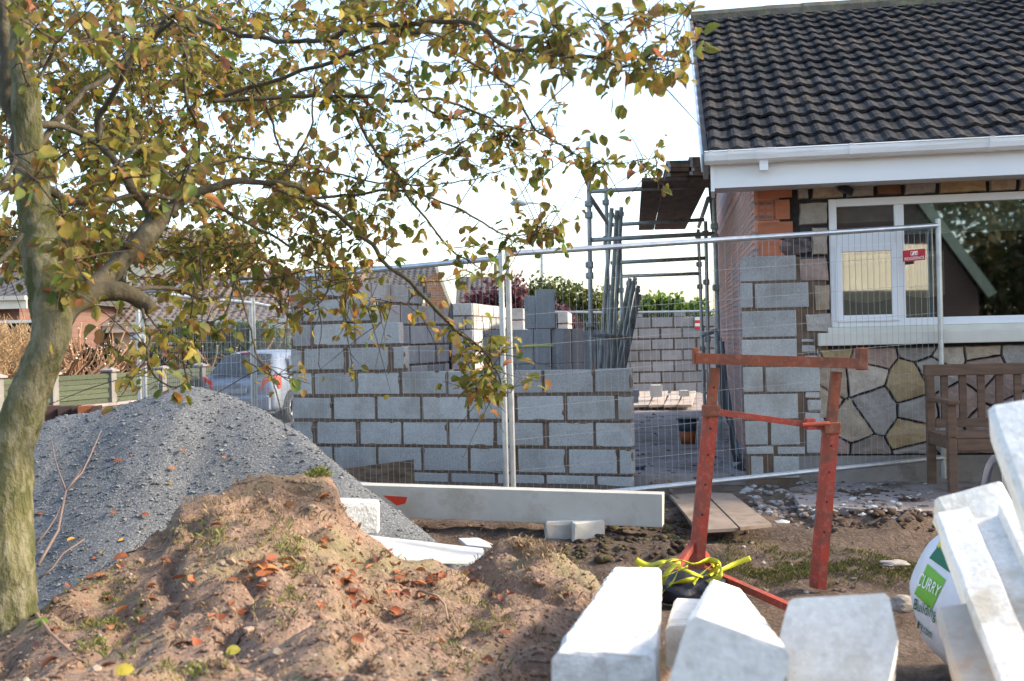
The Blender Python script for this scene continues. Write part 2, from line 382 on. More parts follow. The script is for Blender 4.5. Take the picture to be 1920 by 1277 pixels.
b.build('block_courses', [BLOCK, MORTAR], t)
b = MB()
for i in range(4): b.cbox(*(FW(1.53, -.03, 1.74+i*.062)), .13, .02, .06, 0, (.75, .75, .75) if i % 2 else (.65, .04, .03))
tag(b.build('barrier_tape', PLAIN), 'short red and white striped marker on the far block wall by the scaffold', 'marker')
# ---------- packs of upright blocks
def loose_block(p, w_, d, h, label, c=(1, 1, 1), rz=0, grp='upright blocks stacked in packs behind the low wall', seed=0):
    b = MB(); M3 = Matrix.Rotation(rz, 3, 'Z'); a = M3@V((w_, 0, 0)); dd = M3@V((0, d, 0))
    b.rbox(V(p), a, dd, (0, 0, h), .006, 0, c, .003, seed); o = b.build('concrete_block', BLOCK); return tag(o, label, 'block', grp)
rr = random.Random(5); ordn = ['first', 'second', 'third', 'fourth', 'fifth', 'sixth', 'seventh', 'eighth']
lay = ['top layer', 'middle layer', 'bottom layer']
xa = P(905, 638, 15).x
for k in range(3):
    for i in range(4):
        loose_block((xa+i*.218, 15+rr.uniform(-.01, .01), 1.742-.445*(k+1)), .213, .44, .44, f'upright block, {ordn[i]} from left, {lay[k]} of the yellow strapped pack', tint(rr, (.86, .85, .85), .06), seed=i+k*9)
xb = P(1034, 638, 15).x
for k in range(3):
    x = xb
    for i in range(6):
        w_ = .10 if i in (1, 4) else .16
        loose_block((x, 15.05+.02*i, 1.742-.445*(k+1)-(.03 if k == 0 and i > 2 else 0)), w_-.004, .43, .44, f'upright block, {ordn[i]} from left, {lay[k]} of the pack by the scaffold', (.95, .80, .74) if i in (1, 2) else tint(rr, (.88, .87, .87), .08), seed=40+i+k*9)  # warm tint on some blocks stands in for sunlit side faces
        x += w_
loose_block((P(985, 638, 15).x, 15.05, 1.746), .14, .3, .42, 'shorter upright block standing on top of the strapped pack', (.85, .84, .84))
loose_block((P(1006, 638, 15).x, 15.0, 1.746), .245, .3, .50, 'tallest upright block standing on top of the strapped pack', (.82, .82, .82))
b = MB(); b.box(V((xa, 14.985, 1.515)), (.9, 0, .0), (0, -.004, 0), (0, 0, .022), 0, (.60, .62, .08)); tag(b.build('packing_strap', PLAIN), 'thin yellow plastic strap round the pack of upright blocks', 'strap')
# ================= HOUSE
house = thing('house', H(4, 2, .3), 'stone fronted bungalow with dark tiled roof, white gutter and a partly rebuilt corner', 'house')
def hp(b, name, m_, parent=house, **k): return b.build(name, m_, parent, **k)
WU0, WZ1 = HK(1553, 374); WU0b, WZ0 = HK(1560, 614); WU1 = WU0+3.2
EAVE_V = -.42
ue, ze = HK(1328, 298, EAVE_V); HR = 9.0
# backing wall round the opening
b = MB()
def hbox(b, u0, u1, v0, v1, z0, z1, m=0, c=(1, 1, 1)): return b.box(H(u0, v0, z0), hu*(u1-u0), hv*(v1-v0), UP*(z1-z0), m, c)
ZE = ze-.05
UB = HK(1500, 400)[0]
hbox(b, UB, WU0-.005, .022, .25, .25, ZE); hbox(b, WU0-.005, WU1, .022, .25, .25, WZ0-.1); hbox(b, WU0-.005, WU1, .022, .25, WZ1+.005, ZE); hbox(b, WU1, HR, .022, .25, .25, ZE)
front = hp(b, 'front_wall', POINT)
# stones
def inset(poly, d):
    c = sum((V((x, y)) for x, y in poly), V((0, 0)))/len(poly); n = len(poly); out = []
    for i in range(n):
        p = V(poly[i]); a_ = (p-V(poly[i-1])).normalized(); b__ = (V(poly[(i+1) % n])-p).normalized()
        n1 = V((-a_.y, a_.x)); n2 = V((-b__.y, b__.x)); m_ = (n1+n2)
        if m_.length < .1: m_ = n1
        m_ = m_.normalized(); k = d/max(.5, m_.dot(n1)); q = p+m_*k; out.append(q)
    return out
def subd(poly, step, jit, rn):
    out = []
    for i in range(len(poly)):
        a_ = V(poly[i]); c_ = V(poly[(i+1) % len(poly)]); n = max(1, int((c_-a_).length/step))
        for j in range(n):
            q = a_.lerp(c_, j/n)
            if j or True: q = q+V((rn.uniform(-jit, jit), rn.uniform(-jit, jit)))
            out.append(q)
    return out
def area(poly): return sum(poly[i-1][0]*poly[i][1]-poly[i][0]*poly[i-1][1] for i in range(len(poly)))/2
def stone(b, poly, c, rn, thick=.03, gap=.012, v=0.0, m=0):
    if area(poly) < 0: poly = poly[::-1]
    o = subd(inset(poly, gap), .05, .004, rn)
    i1 = inset(o, .007); cc = sum(o, V((0, 0)))/len(o); n = len(o)
    rings = [o, i1, [cc.lerp(q, .55) for q in i1]]; dep = [0, -thick*.85, -thick]
    vs = []
    for ri, rg in enumerate(rings):
        for q in rg:
            nn = noise.noise(V((q.x*9, q.y*9, 3)))*.014+noise.noise(V((q.x*30, q.y*30, 8)))*.004
            vs.append(H(q.x, v+dep[ri]+(nn if ri else .02), q.y))
    vs.append(H(cc.x, v-thick*1.05, cc.y))
    fs = [(r_*n+k, r_*n+(k+1) % n, (r_+1)*n+(k+1) % n, (r_+1)*n+k) for r_ in range(2) for k in range(n)]+[(2*n+k, 2*n+(k+1) % n, 3*n) for k in range(n)]
    b.add(vs, fs, m, c)
def voronoi(seeds, rect):
    out = []
    for i, s_ in enumerate(seeds):
        poly = [V(q) for q in ((rect[0], rect[1]), (rect[2], rect[1]), (rect[2], rect[3]), (rect[0], rect[3]))]
        for j, t_ in enumerate(seeds):
            if i == j: continue
            mid = (V(s_)+V(t_))/2; d = V(t_)-V(s_); new = []
            for k in range(len(poly)):
                p, q = poly[k], poly[(k+1) % len(poly)]; dp, dq = (p-mid).dot(d), (q-mid).dot(d)
                if dp <= 0: new.append(p)
                if (dp < 0) != (dq < 0) and dp != dq: new.append(p.lerp(q, dp/(dp-dq)))
            poly = new
            if len(poly) < 3: break
        if len(poly) > 2 and abs(area(poly)) > .001: out.append(poly)
    return out
rn = random.Random(11)
BUFF = (.45, .355, .26); OCH = (.47, .34, .19); GREY = (.37, .33, .295); PINK = (.40, .285, .24); PALE = (.48, .405, .33); REDS = (.22, .105, .06)
b = MB()
def rect_px(x0, y0, x1, y1):
    return [HK(x0, y1), HK(x1, y1), HK(x1, y0), HK(x0, y0)]
def band(lst):
    for (xa_, xb_, ya, yb, c) in lst:
        u0, z0 = HK((xa_+xb_)/2, yb); _, z1 = HK((xa_+xb_)/2, ya); ua, _ = HK(xa_, (ya+yb)/2); ub, _ = HK(xb_, (ya+yb)/2)
        s_ = rn.uniform(-.02, .02); stone(b, [(ua, z0), (ub, z0), (ub+s_, z1), (ua+s_, z1)], tint(rn, c), rn)
band([(1492, 1519, 330, 376, GREY), (1519, 1584, 326, 374, BUFF), (1584, 1640, 325, 371, GREY), (1640, 1693, 323, 368, REDS), (1693, 1757, 320, 366, GREY), (1757, 1852, 317, 363, OCH), (1852, 1908, 314, 360, BUFF), (1908, 1960, 312, 358, PINK),
      (1495, 1553, 377, 424, (.33, .29, .25)), (1519, 1554, 424, 481, PALE), (1498, 1557, 482, 530, PINK), (1524, 1559, 531, 585, BUFF), (1508, 1562, 585, 625, (.50, .46, .42))])
hp(b, 'stone_surround', STONE, front)
# crazy stones below the window
b = MB()
u0 = HK(1533, 700)[0]; zt = HK(1700, 650)[1]; zb = HK(1650, 853)[1]; u1 = HR
seeds = []
for i in range(700):
    s_ = V((rn.uniform(u0-.1, u0+4.2), rn.uniform(zb-.05, zt+.05)))
    if all(((s_-t_)*V((.85, 1.15)) if False else V(((s_-t_).x*.72, (s_-t_).y*1.1))).length > .172 for t_ in seeds): seeds.append(s_)
for poly in voronoi(seeds, (u0, zb, u0+4.2, zt)):
    c = rn.choice([BUFF, GREY, BUFF, PALE, PINK, OCH, GREY, PINK, GREY, (.30, .24, .20)]); stone(b, [(q.x, q.y) for q in poly], tint(rn, c), rn, .022, .0045)
hp(b, 'stone_cladding', STONE, front)
# plinth
b = MB(); us = HK(1412, 880)[0]; hbox(b, HK(1498, 880)[0], HR, -.03, .02, .25, zb-.004); hp(b, 'plinth', mat('plinth_render', (.30, .27, .24), (.22, .20, .18), 4, .95, .5, 40, dirt=((.15, .12, .09), 3)))
# rebuilt corner pier: rows of blocks in brown mortar
b = MB(); rp = random.Random(3)
prow = [(480, 527, [(1388, 1494)]), (531, 577, [(1388, 1412), (1415, 1517)]), (583, 632, [(1391, 1494)]), (636, 684, [(1391, 1495)]), (688, 735, [(1393, 1431), (1436, 1538)]), (739, 786, [(1395, 1497)]), (790, 834, [(1397, 1440), (1445, 1500)]), (838, 852, [(1399, 1450), (1458, 1510)]), (856, 896, [(1408, 1432), (1450, 1500)])]
zs0 = None
for (ya, yb, bl) in prow:
    for (xa_, xb_) in bl:
        ua, z1 = HK(xa_, ya, -.03); ub, z0 = HK(xb_, yb, -.03)
        _, z1 = HK((xa_+xb_)/2, ya, -.03); _, z0 = HK((xa_+xb_)/2, yb, -.03)
        b.rbox(H(ua, -.03, z0), hu*(ub-ua), hv*.10, UP*(z1-z0), .008, 0, tint(rp, (1.15, 1.15, 1.12) if ya > 600 else (.95, .97, .98), .07), .004, int(ya))
for (xa_, ya, xb_, yb) in [(1502, 636, 1526, 641), (1503, 648, 1529, 660), (1508, 667, 1535, 686), (1510, 735, 1538, 746), (1514, 750, 1540, 770), (1510, 775, 1545, 800), (1512, 806, 1550, 850)]:
    ua, z1 = HK(xa_, ya, -.02); ub, z0 = HK(xb_, yb, -.02)
    b.rbox(H(ua, -.022, z0), hu*(ub-ua), hv*.06, UP*(z1-z0), .012, 0, (1.2, 1.15, 1.1), .006, int(ya))
um0 = HK(1392, 700, -.02)[0]; um1 = HK(1553, 700, 0)[0]; ztop = HK(1440, 481, -.02)[1]; um2 = HK(1500, 560, 0)[0]
hbox(b, um0+.012, um2, -.018, .07, .30, ztop-.01, 1); hbox(b, um2, um1, -.006, .0215, .30, HK(1520, 482)[1], 1)
hp(b, 'corner_pier', [BLOCK, MORTAR])
# old hollow clay blocks at the top of the corner
b = MB(); ucl = HK(1421, 400)[0]; ucr = HK(1486, 400)[0]
for i, (ya, yb) in enumerate([(322, 371), (375, 412), (416, 447), (451, 486)]):
    _, z1 = HK(1450, ya); _, z0 = HK(1450, yb)
    if i == 1:
        # open ended block with four cells
        uh = HK(1449, 400)[0]
        t_ = .012; W_ = uh-ucl; Hh = z1-z0
        for fx in (0, .47, .94): b.box(H(ucl+W_*fx, .0, z0), hu*t_, hv*.1, UP*Hh, 0)
        for fz in (0, .47, .9): b.box(H(ucl+t_, .001, z0+Hh*fz), hu*(W_-t_*.5), hv*.098, UP*t_, 0)
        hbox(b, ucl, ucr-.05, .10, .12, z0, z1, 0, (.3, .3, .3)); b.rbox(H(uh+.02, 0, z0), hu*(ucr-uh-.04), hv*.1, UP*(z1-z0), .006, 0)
    else: b.rbox(H(ucl, 0, z0), hu*(ucr-ucl), hv*.12, UP*(z1-z0), .006, 0, tint(rn, (1, 1, 1)))
hbox(b, ucl+.01, UB+.02, .03, .2, HK(1450, 500)[1], HK(1450, 318)[1], 1)
rb = random.Random(8)
for i in range(16):
    x = rb.uniform(1470, 1512); y = rb.uniform(452, 478) if i % 2 else rb.uniform(455, 476)
    u_, z_ = HK(x, y); b.rbox(H(u_-.04, -.01, z_-.03), hu*.09, hv*.06, UP*.07, .02, 2, tint(rb, (.14, .11, .11), .4), .015, i)
hp(b, 'clay_blocks', [BRICKO, mat('dark_rubble', (.06, .05, .045), (.03, .028, .028), 12, .95, 1, 30), STONE])
# side wall, keyed with mesh and patchy pinkish render
sm = brickmat('side_wall_brick', (.66, .30, .21), (.46, .27, .23), (.27, .24, .24), bw=1.3, bh=.13, ms=.016, side=True, patch=(.30, .26, .27)); sm_old = mat('side_wall_render', (.62, .34, .27), (.46, .33, .30), 3.2, .95, 1.0, 34, speck=(.5, .40, .36), sscale=60, samt=.4, dist=.02, dirt=((.19, .17, .17), 2.6), stretch=(1, .45, 1.5))
SE = P(1342, 640, 18.2); SE.z = 0; S0 = H(0, .022, 0); sdv = (SE-S0).normalized(); SL = (SE-S0).length
def HS(u, v, z): return S0+sdv*v+hu*u+UP*z
b = MB(); b.box(HS(0, 0, .3), hu*.2, sdv*SL, UP*(ze-.32))
zz = [ (i/40) for i in range(41)]
hp(b, 'side_wall', sm)
b = MB()   # wire lath over the side wall: fine zigzag ribs
for i in range(52):
    z_ = .4+i*.05
    pts = [HS(-.006-.006*((j+i) % 2), .02+j*.6, z_+(.012 if j % 2 else 0)) for j in range(14)]
    b.tube(pts, .0045, 3, cap=False)
for i in range(40):
    v_ = .1+i*.16*(1+i*.01); b.tube([HS(-.012, v_, .5), HS(-.012, v_+.1, 2.9)], .003, 3, cap=False)
hp(b, 'wire_lath', mat('lath', (.55, .36, .30), (.42, .27, .23), 9, .8))
# gable triangle + back
ur, zr = HK(1299, 40, 4.05); RV = 4.05
b = MB(); b.add([HS(0, .0, ze-.02), HS(0, 8.4, ze-.02), HS(0, RV+.1, zr-.16), HS(.2, .0, ze-.02), HS(.2, 8.4, ze-.02), HS(.2, RV+.1, zr-.16)], [(0, 1, 2), (3, 5, 4), (0, 2, 5, 3), (1, 4, 5, 2)]); hp(b, 'gable', sm)
# ---------- roof tiles
TM = mat('roof_tile', (.024, .025, .031), (.016, .017, .021), 2.2, .92, .6, 45, dirt=((.046, .042, .040), 3.6), speck=(.10, .097, .09), sscale=26, samt=.4, dist=.008, spec=.12)
def roof(b, rows=17):
    v0 = EAVE_V-.02; z0 = ze+.03; sl_ = V((RV-v0, zr-z0)); dv, dz = sl_.x/rows, sl_.y/rows; nrm = V((-dz, dv)).normalized()
    W_ = .333; rt = random.Random(2)
    for r_ in range(rows):
        ul = ue+(ur-ue)*(r_/rows)-.0; n = int((HR+.8-ul)/W_*12); vs = []; fs = []
        for i in range(n+1):
            x = ul+i*W_/12; ph = (i % 6)/6
            h = .023*max(0, math.sin(PI*min(1, ph/.62)))**1.0 if ph < .62 else 0
            tile = (i//12)
            rr_ = random.Random(tile*31+r_*7); jit = rr_.uniform(-.004, .004); jv = rr_.uniform(-.006, .006)
            for (s_, hh) in ((-.04+jv, -.012), (-.04+jv, .012), (.5, .007), (1.06, .0)):
                vv = v0+dv*(r_+s_); zz = z0+dz*(r_+s_); o_ = .018*(1-s_)+hh+h+jit+.012
                vs.append(H(x, vv+nrm.x*o_, zz+nrm.y*o_))
        for i in range(n):
            for k in range(3): fs.append((i*4+k, (i+1)*4+k, (i+1)*4+k+1, i*4+k+1))
        b.add(vs, fs, 0, (1, 1, 1)); base = len(b.c)-len(fs)
        for i in range(n):
            cr = random.Random((i//12)*97+r_*13); cc_ = tint(cr, (1, 1, 1), .22) if cr.random() < .85 else (1.5, 1.35, 1.2)
            for k in range(3): b.c[base+i*3+k] = cc_
b = MB(); roof(b); tl = hp(b, 'roof_tiles', TM, fix=True)
b = MB(); b.prism([H(ue+.06, EAVE_V+.03, ze+.01), H(HR+.7, EAVE_V+.03, ze+.01), H(HR+.7, RV, zr-.04), H(ur+.02, RV, zr-.04)], -UP*.10)
b.prism([H(ur+.02, RV+.001, zr-.04), H(HR+.7, RV+.001, zr-.04), H(HR+.7, 8.6, ze), H(ue, 8.6, ze)], -UP*.10); hp(b, 'roof_deck', DARK)
b = MB()
for i in range(24):
    x = ur-.02+i*.42; prof = [(-.14, -.05), (-.11, .03), (-.05, .085), (0, .10), (.05, .085), (.11, .03), (.14, -.05)]
    b.sweep(prof, H(x, RV, zr+.02+rn.uniform(-.006, .006)), H(x+.425, RV, zr+.02+rn.uniform(-.006, .006)), m=0, c=tint(rn, (1.25, 1.2, 1.1)))
hp(b, 'ridge_tiles', mat('ridge_tile', (.085, .080, .072), (.05, .05, .045), 6, .9, .8, 40, dirt=((.12, .12, .07), 5)), tl)
b = MB(); p0 = H(ue-.02, EAVE_V+.05, ze+.0); p1 = H(ur-.02, RV, zr+.0)
b.sweep([(-.02, -.16), (.02, -.16), (.02, .035), (-.02, .035)], p0, p1, m=0); hp(b, 'bargeboard', mat('bargeboard', (.20, .165, .15), (.15, .12, .11), 8, .7))
b = MB(); b.sweep([(-.035, -.10), (-.021, -.10), (-.021, .05), (-.035, .05)], p0, p1, m=0, c=(.5, .55, .6)); hp(b, 'verge_trim', UPVC)
# gutter, fascia, soffit
gm = MB(); gv = EAVE_V-.02
zf1 = ze-.01; zf0 = HK(1345, 352, EAVE_V)[1]
hbox(gm, ue+.03, HR+.8, EAVE_V+.0, EAVE_V+.025, zf0, zf1-.02); hbox(gm, ue+.028, HR+.8, EAVE_V-.012, EAVE_V-.001, zf0-.005, zf0+.05)
hbox(gm, ue+.015, ue+.045, EAVE_V-.02, EAVE_V+.42, zf0-.03, zf1-.03)
hp(gm, 'fascia', UPVC)
gm = MB(); hbox(gm, ue+.05, HR+.8, EAVE_V+.026, .02, zf0+.01, zf0+.025); hp(gm, 'soffit', mat('soffit', (.6, .6, .6), rough=.5))
gm = MB(); gp = [(0, .0), (.0, -.045), (.012, -.075), (.04, -.092), (.075, -.09), (.105, -.068), (.115, -.03), (.115, -.004), (.122, 0), (.118, .008), (.105, .004), (.104, -.03), (.09, -.062), (.06, -.08), (.03, -.08), (.008, -.055), (.006, 0)]
ZG = zf1+.045
gm.sweep([(x, y) for x, y in gp], H(ue-.03, gv+.005, ZG), H(HR+.8, gv+.005, ZG), m=0)
def gring(u, w_, k=1.12):
    gm.sweep([(x*k-.002, (y+.045)*k-.045) for x, y in gp[:9]]+[(x*k-.004, (y+.045)*k*.9-.045) for x, y in gp[9:]], H(u, gv+.006, ZG), H(u+w_, gv+.006, ZG), m=0)
for px_, w_ in ((1330, .03), (1365, .03), (1418, .14), (1590, .04), (1850, .04)): gring(HK(px_, 300, gv)[0], w_)
gr_ = [(x, y) for x, y in gp[:9]]; gm.sweep([(0, 0)]+gr_[1:], H(ue-.032, gv+.005, ZG), H(ue-.022, gv+.005, ZG))
uo = HK(1432, 312, gv)[0]; gm.box(H(uo-.035, gv-.095, ZG-.16), hu*.065, hv*.065, UP*.075)
hp(gm, 'gutter', mat('gutter_plastic', (.80, .81, .82), (.76, .77, .79), 2, .35, 0, dirt=((.62, .61, .57), 3.5), stretch=(.4, .4, 6)))
# ---------- window
win = thing('x', (0, 0, 0), None, None); bpy.data.objects.remove(win)
fv = .0
def fr(b, u0, u1, z0, z1, v0=fv, v1=fv+.07): b.rbox(H(u0, v0, z0), hu*(u1-u0), hv*(v1-v0), UP*(z1-z0), .005)
b = MB(); ux1 = HK(1681, 500)[0]; ux2 = HK(1697, 500)[0]; T_ = .062
za = HK(1620, 436)[1]; zbm = HK(1620, 470)[1]
fr(b, WU0, WU0+T_, WZ0, WZ1); fr(b, WU0+T_, WU1, WZ0, WZ0+T_); fr(b, WU0+T_, WU1, WZ1-T_, WZ1); fr(b, ux1-.005, ux2, WZ0+T_, WZ1-T_); fr(b, WU0+T_, ux1-.005, zbm+.03, za)
fr(b, WU1-T_, WU1, WZ0+T_, WZ1-T_)
wf = hp(b, 'window_frame', UPVC)
b = MB(); cu0, cu1, cz0, cz1 = WU0+T_-.02, ux1+.012, WZ0+T_-.02, zbm+.045; c_ = .052
for a_ in ((cu0, cu0+c_, cz0, cz1), (cu1-c_, cu1, cz0, cz1), (cu0+c_, cu1-c_, cz0, cz0+c_), (cu0+c_, cu1-c_, cz1-c_, cz1)): fr(b, *a_, -.018, .03)
hp(b, 'casement', UPVC, wf)
def pane(u0, u1, z0, z1, v):
    b = MB(); b.box(H(u0, v, z0), hu*(u1-u0), hv*.006, UP*(z1-z0)); hp(b, 'pane', GLASS, wf)
pane(cu0+c_, cu1-c_, cz0+c_, cz1-c_, .005); pane(WU0+T_, ux1-.005, za, WZ1-T_, .03); pane(ux2, WU1-T_, WZ0+T_, WZ1-T_, .03)
b = MB(); usl = HK(1535, 640, -.1)[0]; zs1 = HK(1535, 625, -.1)[1]; zs0 = HK(1535, 649, -.1)[1]
b.rbox(H(usl, -.10, zs0), hu*(WU1-usl+.1), hv*.13, UP*(zs1-zs0), .008, 0, (1, 1, 1)); b.rbox(H(WU0-.03, -.035, zs1-.002), hu*(WU1-WU0+.1), hv*.05, UP*(WZ0-zs1+.001), .004); hp(b, 'window_sill', SILL)
# room behind the glass
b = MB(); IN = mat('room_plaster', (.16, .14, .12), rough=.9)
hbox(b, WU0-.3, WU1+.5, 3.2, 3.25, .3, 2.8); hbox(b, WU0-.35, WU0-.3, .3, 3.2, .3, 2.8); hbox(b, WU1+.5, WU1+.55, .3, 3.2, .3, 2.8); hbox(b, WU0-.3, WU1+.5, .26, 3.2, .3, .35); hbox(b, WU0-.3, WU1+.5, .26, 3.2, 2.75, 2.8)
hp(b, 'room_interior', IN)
# added cream panels with a curved hem, standing in for a reflection
b = MB()
def pane_backing(u0, u1, z0, z1, v, c, sag=.05):
    n = 10; pts = [H(u0+(u1-u0)*i/n, v, z0-sag*math.sin(PI*i/n)) for i in range(n+1)]+[H(u1, v, z1), H(u0, v, z1)]; b.prism(pts, hv*.006, 0, c)
REFL_C = (.62, .50, .30)
pane_backing(cu0+.02, ux1+.03, HK(1620, 556)[1], HK(1620, 476)[1], .10, REFL_C); pane_backing(ux2+.02, ux2+.32, HK(1720, 553)[1], HK(1720, 470)[1], .12, REFL_C, .02)
b.build('pane_backing', mat('reflected_cream', (1, 1, 1), (.9, .9, .9), 6, .9, trans=.4), house)
b = MB(); pane_backing(WU0+.03, ux1, HK(1620, 415)[1], HK(1620, 380)[1], .1, (.5, .46, .38), .0); pane_backing(ux2+.01, WU1, HK(1800, 432)[1], HK(1800, 360)[1], .22, (.50, .55, .42), .0); b.build('valance', mat('valance_cloth', (1, 1, 1), (.7, .75, .65), 14, .9, trans=.35), house)
# security light under the eaves
u_, z_ = HK(1573, 350, -.03); sl_ = thing('security_light', H(u_, -.03, z_), 'small black outdoor light and cable fixed to the stone above the window', 'light')
b = MB(); b.rbox(H(u_-.02, -.13, z_-.03), hu*.11+UP*(-.06), hv*.07, UP*.055+hu*.02, .01); b.build('lamp_body', DARK, sl_)
b = MB(); b.tube([H(u_, -.03, z_+.09), H(u_+.0, -.06, z_+.05), H(u_+.02, -.09, z_+.0)], .009, 6); b.build('bracket', DARK, sl_)
b = MB(); b.tube([H(u_-.07, -.04, z_+.11), H(u_-.06, -.06, z_+.04), H(u_-.02, -.08, z_-.01), H(u_+.03, -.09, z_-.02)], .005, 5); b.build('cable', DARK, sl_)
# black damp-proof membrane hanging by the side wall and on the ground
def strip(name, ptsL, ptsR, label, cat, m_=DARK, th=.004):
    b = MB(); n = len(ptsL); vs = ptsL+ptsR; b.add(vs, [(i, i+1, n+i+1, n+i) for i in range(n-1)]); o = b.build(name, m_, fix=False, smooth=True)
    md = o.modifiers.new('t', 'SOLIDIFY'); md.thickness = th; return tag(o, label, cat)
strip('black_membrane', [P(x, y, Y) for x, y, Y in ((1346, 640, 11.6), (1350, 700, 11.6), (1352, 760, 11.5), (1366, 800, 11.2), (1372, 850, 10.8), (1378, 872, 10.4))], [P(x, y, Y) for x, y, Y in ((1357, 640, 11.4), (1362, 700, 11.4), (1371, 760, 11.2), (1375, 800, 11), (1386, 850, 10.5), (1395, 876, 10.2))], 'black plastic damp course strip hanging down beside the mesh covered side wall', 'membrane')
strip('black_membrane', [P(x, y, Y) for x, y, Y in ((1340, 893, 10.3), (1358, 872, 10.3), (1372, 868, 10.3), (1394, 866, 10.1))], [P(x, y, Y) for x, y, Y in ((1345, 895, 10.1), (1364, 893, 10.0), (1380, 888, 10), (1396, 880, 9.9))], 'crumpled black plastic flap on the floor at the foot of the corner pier', 'membrane')
strip('black_membrane', [P(x, y, Y) for x, y, Y in ((845, 565, 19.3), (838, 600, 19.2), (836, 650, 19.2), (833, 693, 19.2))], [P(x, y, Y) for x, y, Y in ((851, 575, 19.3), (850, 600, 19.1), (848, 650, 19.1), (848, 693, 19.1))], 'long black plastic strip hanging from the leftmost far block pier', 'membrane')
b = MB(); pts = [G(1186, 905, .45), G(1205, 905, .45)]; 
strip('black_membrane', [P(1185, 876, 10.2), P(1186, 905, 10.1), P(1190, 918, 9.95)], [P(1208, 874, 10.2), P(1212, 895, 10.1), P(1228, 916, 9.9)], 'folded dark blue-black plastic sheet at the right end of the low block wall', 'membrane', mat('blue_black_sheet', (.02, .03, .055), (.012, .018, .03), 4, .5))
# ================= SITE FENCE
def fence(name, a0, a1, z0a, z1a, z0b, z1b, label, leg=.12, nv=68, nh=8, group='steel mesh fence panels round the site', rt=.021, rw=.0015):
    t = thing(name, ((a0.x+a1.x)/2, (a0.y+a1.y)/2, z0a), label, 'fence', group)
    d = (a1-a0); d.z = 0; d.normalize(); n_ = V((-d.y, d.x, 0))
    p = lambda q, s_: V((a0.x+(a1.x-a0.x)*q, a0.y+(a1.y-a0.y)*q, (z0a+(z0b-z0a)*q)*(1-s_)+(z1a+(z1b-z1a)*q)*s_))
    for q in (0, 1):
        b = MB(); top = p(q, 1); bot = p(q, 0); e = UP*.05
        b.tube([bot-UP*leg, top+e], rt, 10); b.tube([top+e, top+e+UP*.004], rt*.7, 10); b.build('post', STEEL, t, smooth=False)
    for s_ in (0, 1):
        b = MB(); b.tube([p(0, s_), p(1, s_)], rt, 10); b.build('rail', STEEL, t)
    b = MB()
    for i in range(1, nv):
        q = i/nv; w1 = .006*noise.noise(V((i*.7, 0, 0))); b.tube([p(q, 0)+n_*(.01+w1), p(q+w1*.3, .5)+n_*(.012), p(q, 1)+n_*.01], rw, 4, cap=False)
    for i in range(1, nh):
        s_ = i/nh; b.tube([p(0, s_), p(.5, s_)+n_*.006, p(1, s_)], rw*1.1, 4, cap=False)
    b.build('wire_mesh', WIRE, t); return t
fa = P(952, 476, 8.5); fb = P(1759, 423, 9.2)
f1 = fence('mesh_fence', fa, fb, P(972, 941, 8.5).z, fa.z, P(1775, 858, 9.2).z, fb.z, 'right-hand galvanised mesh fence panel in front of the window, carrying the red sign', leg=.16)
# lean the left post of that panel slightly, as the joint does in the photograph
fc = P(258, 548, 10.6); fd = P(939, 484, 8.47)
f2 = fence('mesh_fence', fc, fd, P(262, 850, 10.6).z, fc.z, P(957, 945, 8.47).z, fd.z, 'left-hand galvanised mesh fence panel behind the gravel heap and tree branches', leg=.16)
g1 = P(470, 568, 13.9); g0 = P(268, 548, 10.7)
fence('mesh_fence', g0, g1, g0.z-1.85, g0.z, g1.z-1.85, g1.z, 'mesh fence panel running back from the gravel heap towards the silver car', nv=64)
g2 = P(548, 583, 17.4)
fence('mesh_fence', g1+V((.02, .05, 0)), g2, g1.z-1.85, g1.z, g2.z-1.85, g2.z, 'mesh fence panel beside the silver car, ending behind the block wall', nv=60)
h0 = P(962, 584, 27); h1 = P(1163, 586, 27); h2 = P(1348, 583, 27)
fence('mesh_fence', h0, h1, h0.z-1.9, h0.z, h1.z-1.9, h1.z, 'far mesh fence panel in front of the purple and yellow hedge', nv=50, rw=.004, rt=.026)
fence('mesh_fence', h1+V((.03, 0, 0)), h2, h1.z-1.9, h1.z, h2.z-1.9, h2.z, 'far mesh fence panel in front of the bright green hedge', nv=50, rw=.004, rt=.026)
def coupler(p, label):
    b = MB(); b.rbox(p-V((.06, .03, .025)), (.12, 0, 0), (0, .06, 0), (0, 0, .05), .012); b.tube([p+V((0, -.05, 0)), p+V((0, .05, 0))], .013, 8)
    tag(b.build('fence_clamp', STEEL), label, 'clamp', 'clamps joining the fence panels')
coupler(P(258, 632, 10.65), 'steel clamp joining the two posts of the left fence joint')
coupler(P(971, 978, 8.45), 'steel clamp at the foot of the middle fence joint below the concrete lintel')
# sign
sg = thing('fence_sign', P(1714, 478, 9.1), 'small red rectangular sign with white lettering wired to the fence', 'sign')
q = [P(1693, 491, 9.12), P(1735, 487, 9.14), P(1735, 466, 9.14), P(1693, 470, 9.12)]
ux = (q[1]-q[0]); uy = (q[3]-q[0]); nn = ux.cross(uy).normalized()
if nn.y > 0: nn = -nn
b = MB(); b.box(q[0], ux, uy, -nn*.003, 0, (.42, .02, .035)); b.build('plate', PLAIN, sg)
def text_mesh(txt, font_size=1, extr=0.0):
    cu = bpy.data.curves.new('lettering', 'FONT'); cu.body = txt; cu.size = font_size; cu.extrude = extr; cu.resolution_u = 3; cu.offset = .004*font_size
    o = bpy.data.objects.new('lettering', cu); COL.objects.link(o); dg = bpy.context.evaluated_depsgraph_get(); me = bpy.data.meshes.new_from_object(o.evaluated_get(dg))
    vs = [v.co.copy() for v in me.vertices]; fs = [tuple(p.vertices) for p in me.polygons]
    bpy.data.objects.remove(o); return vs, fs
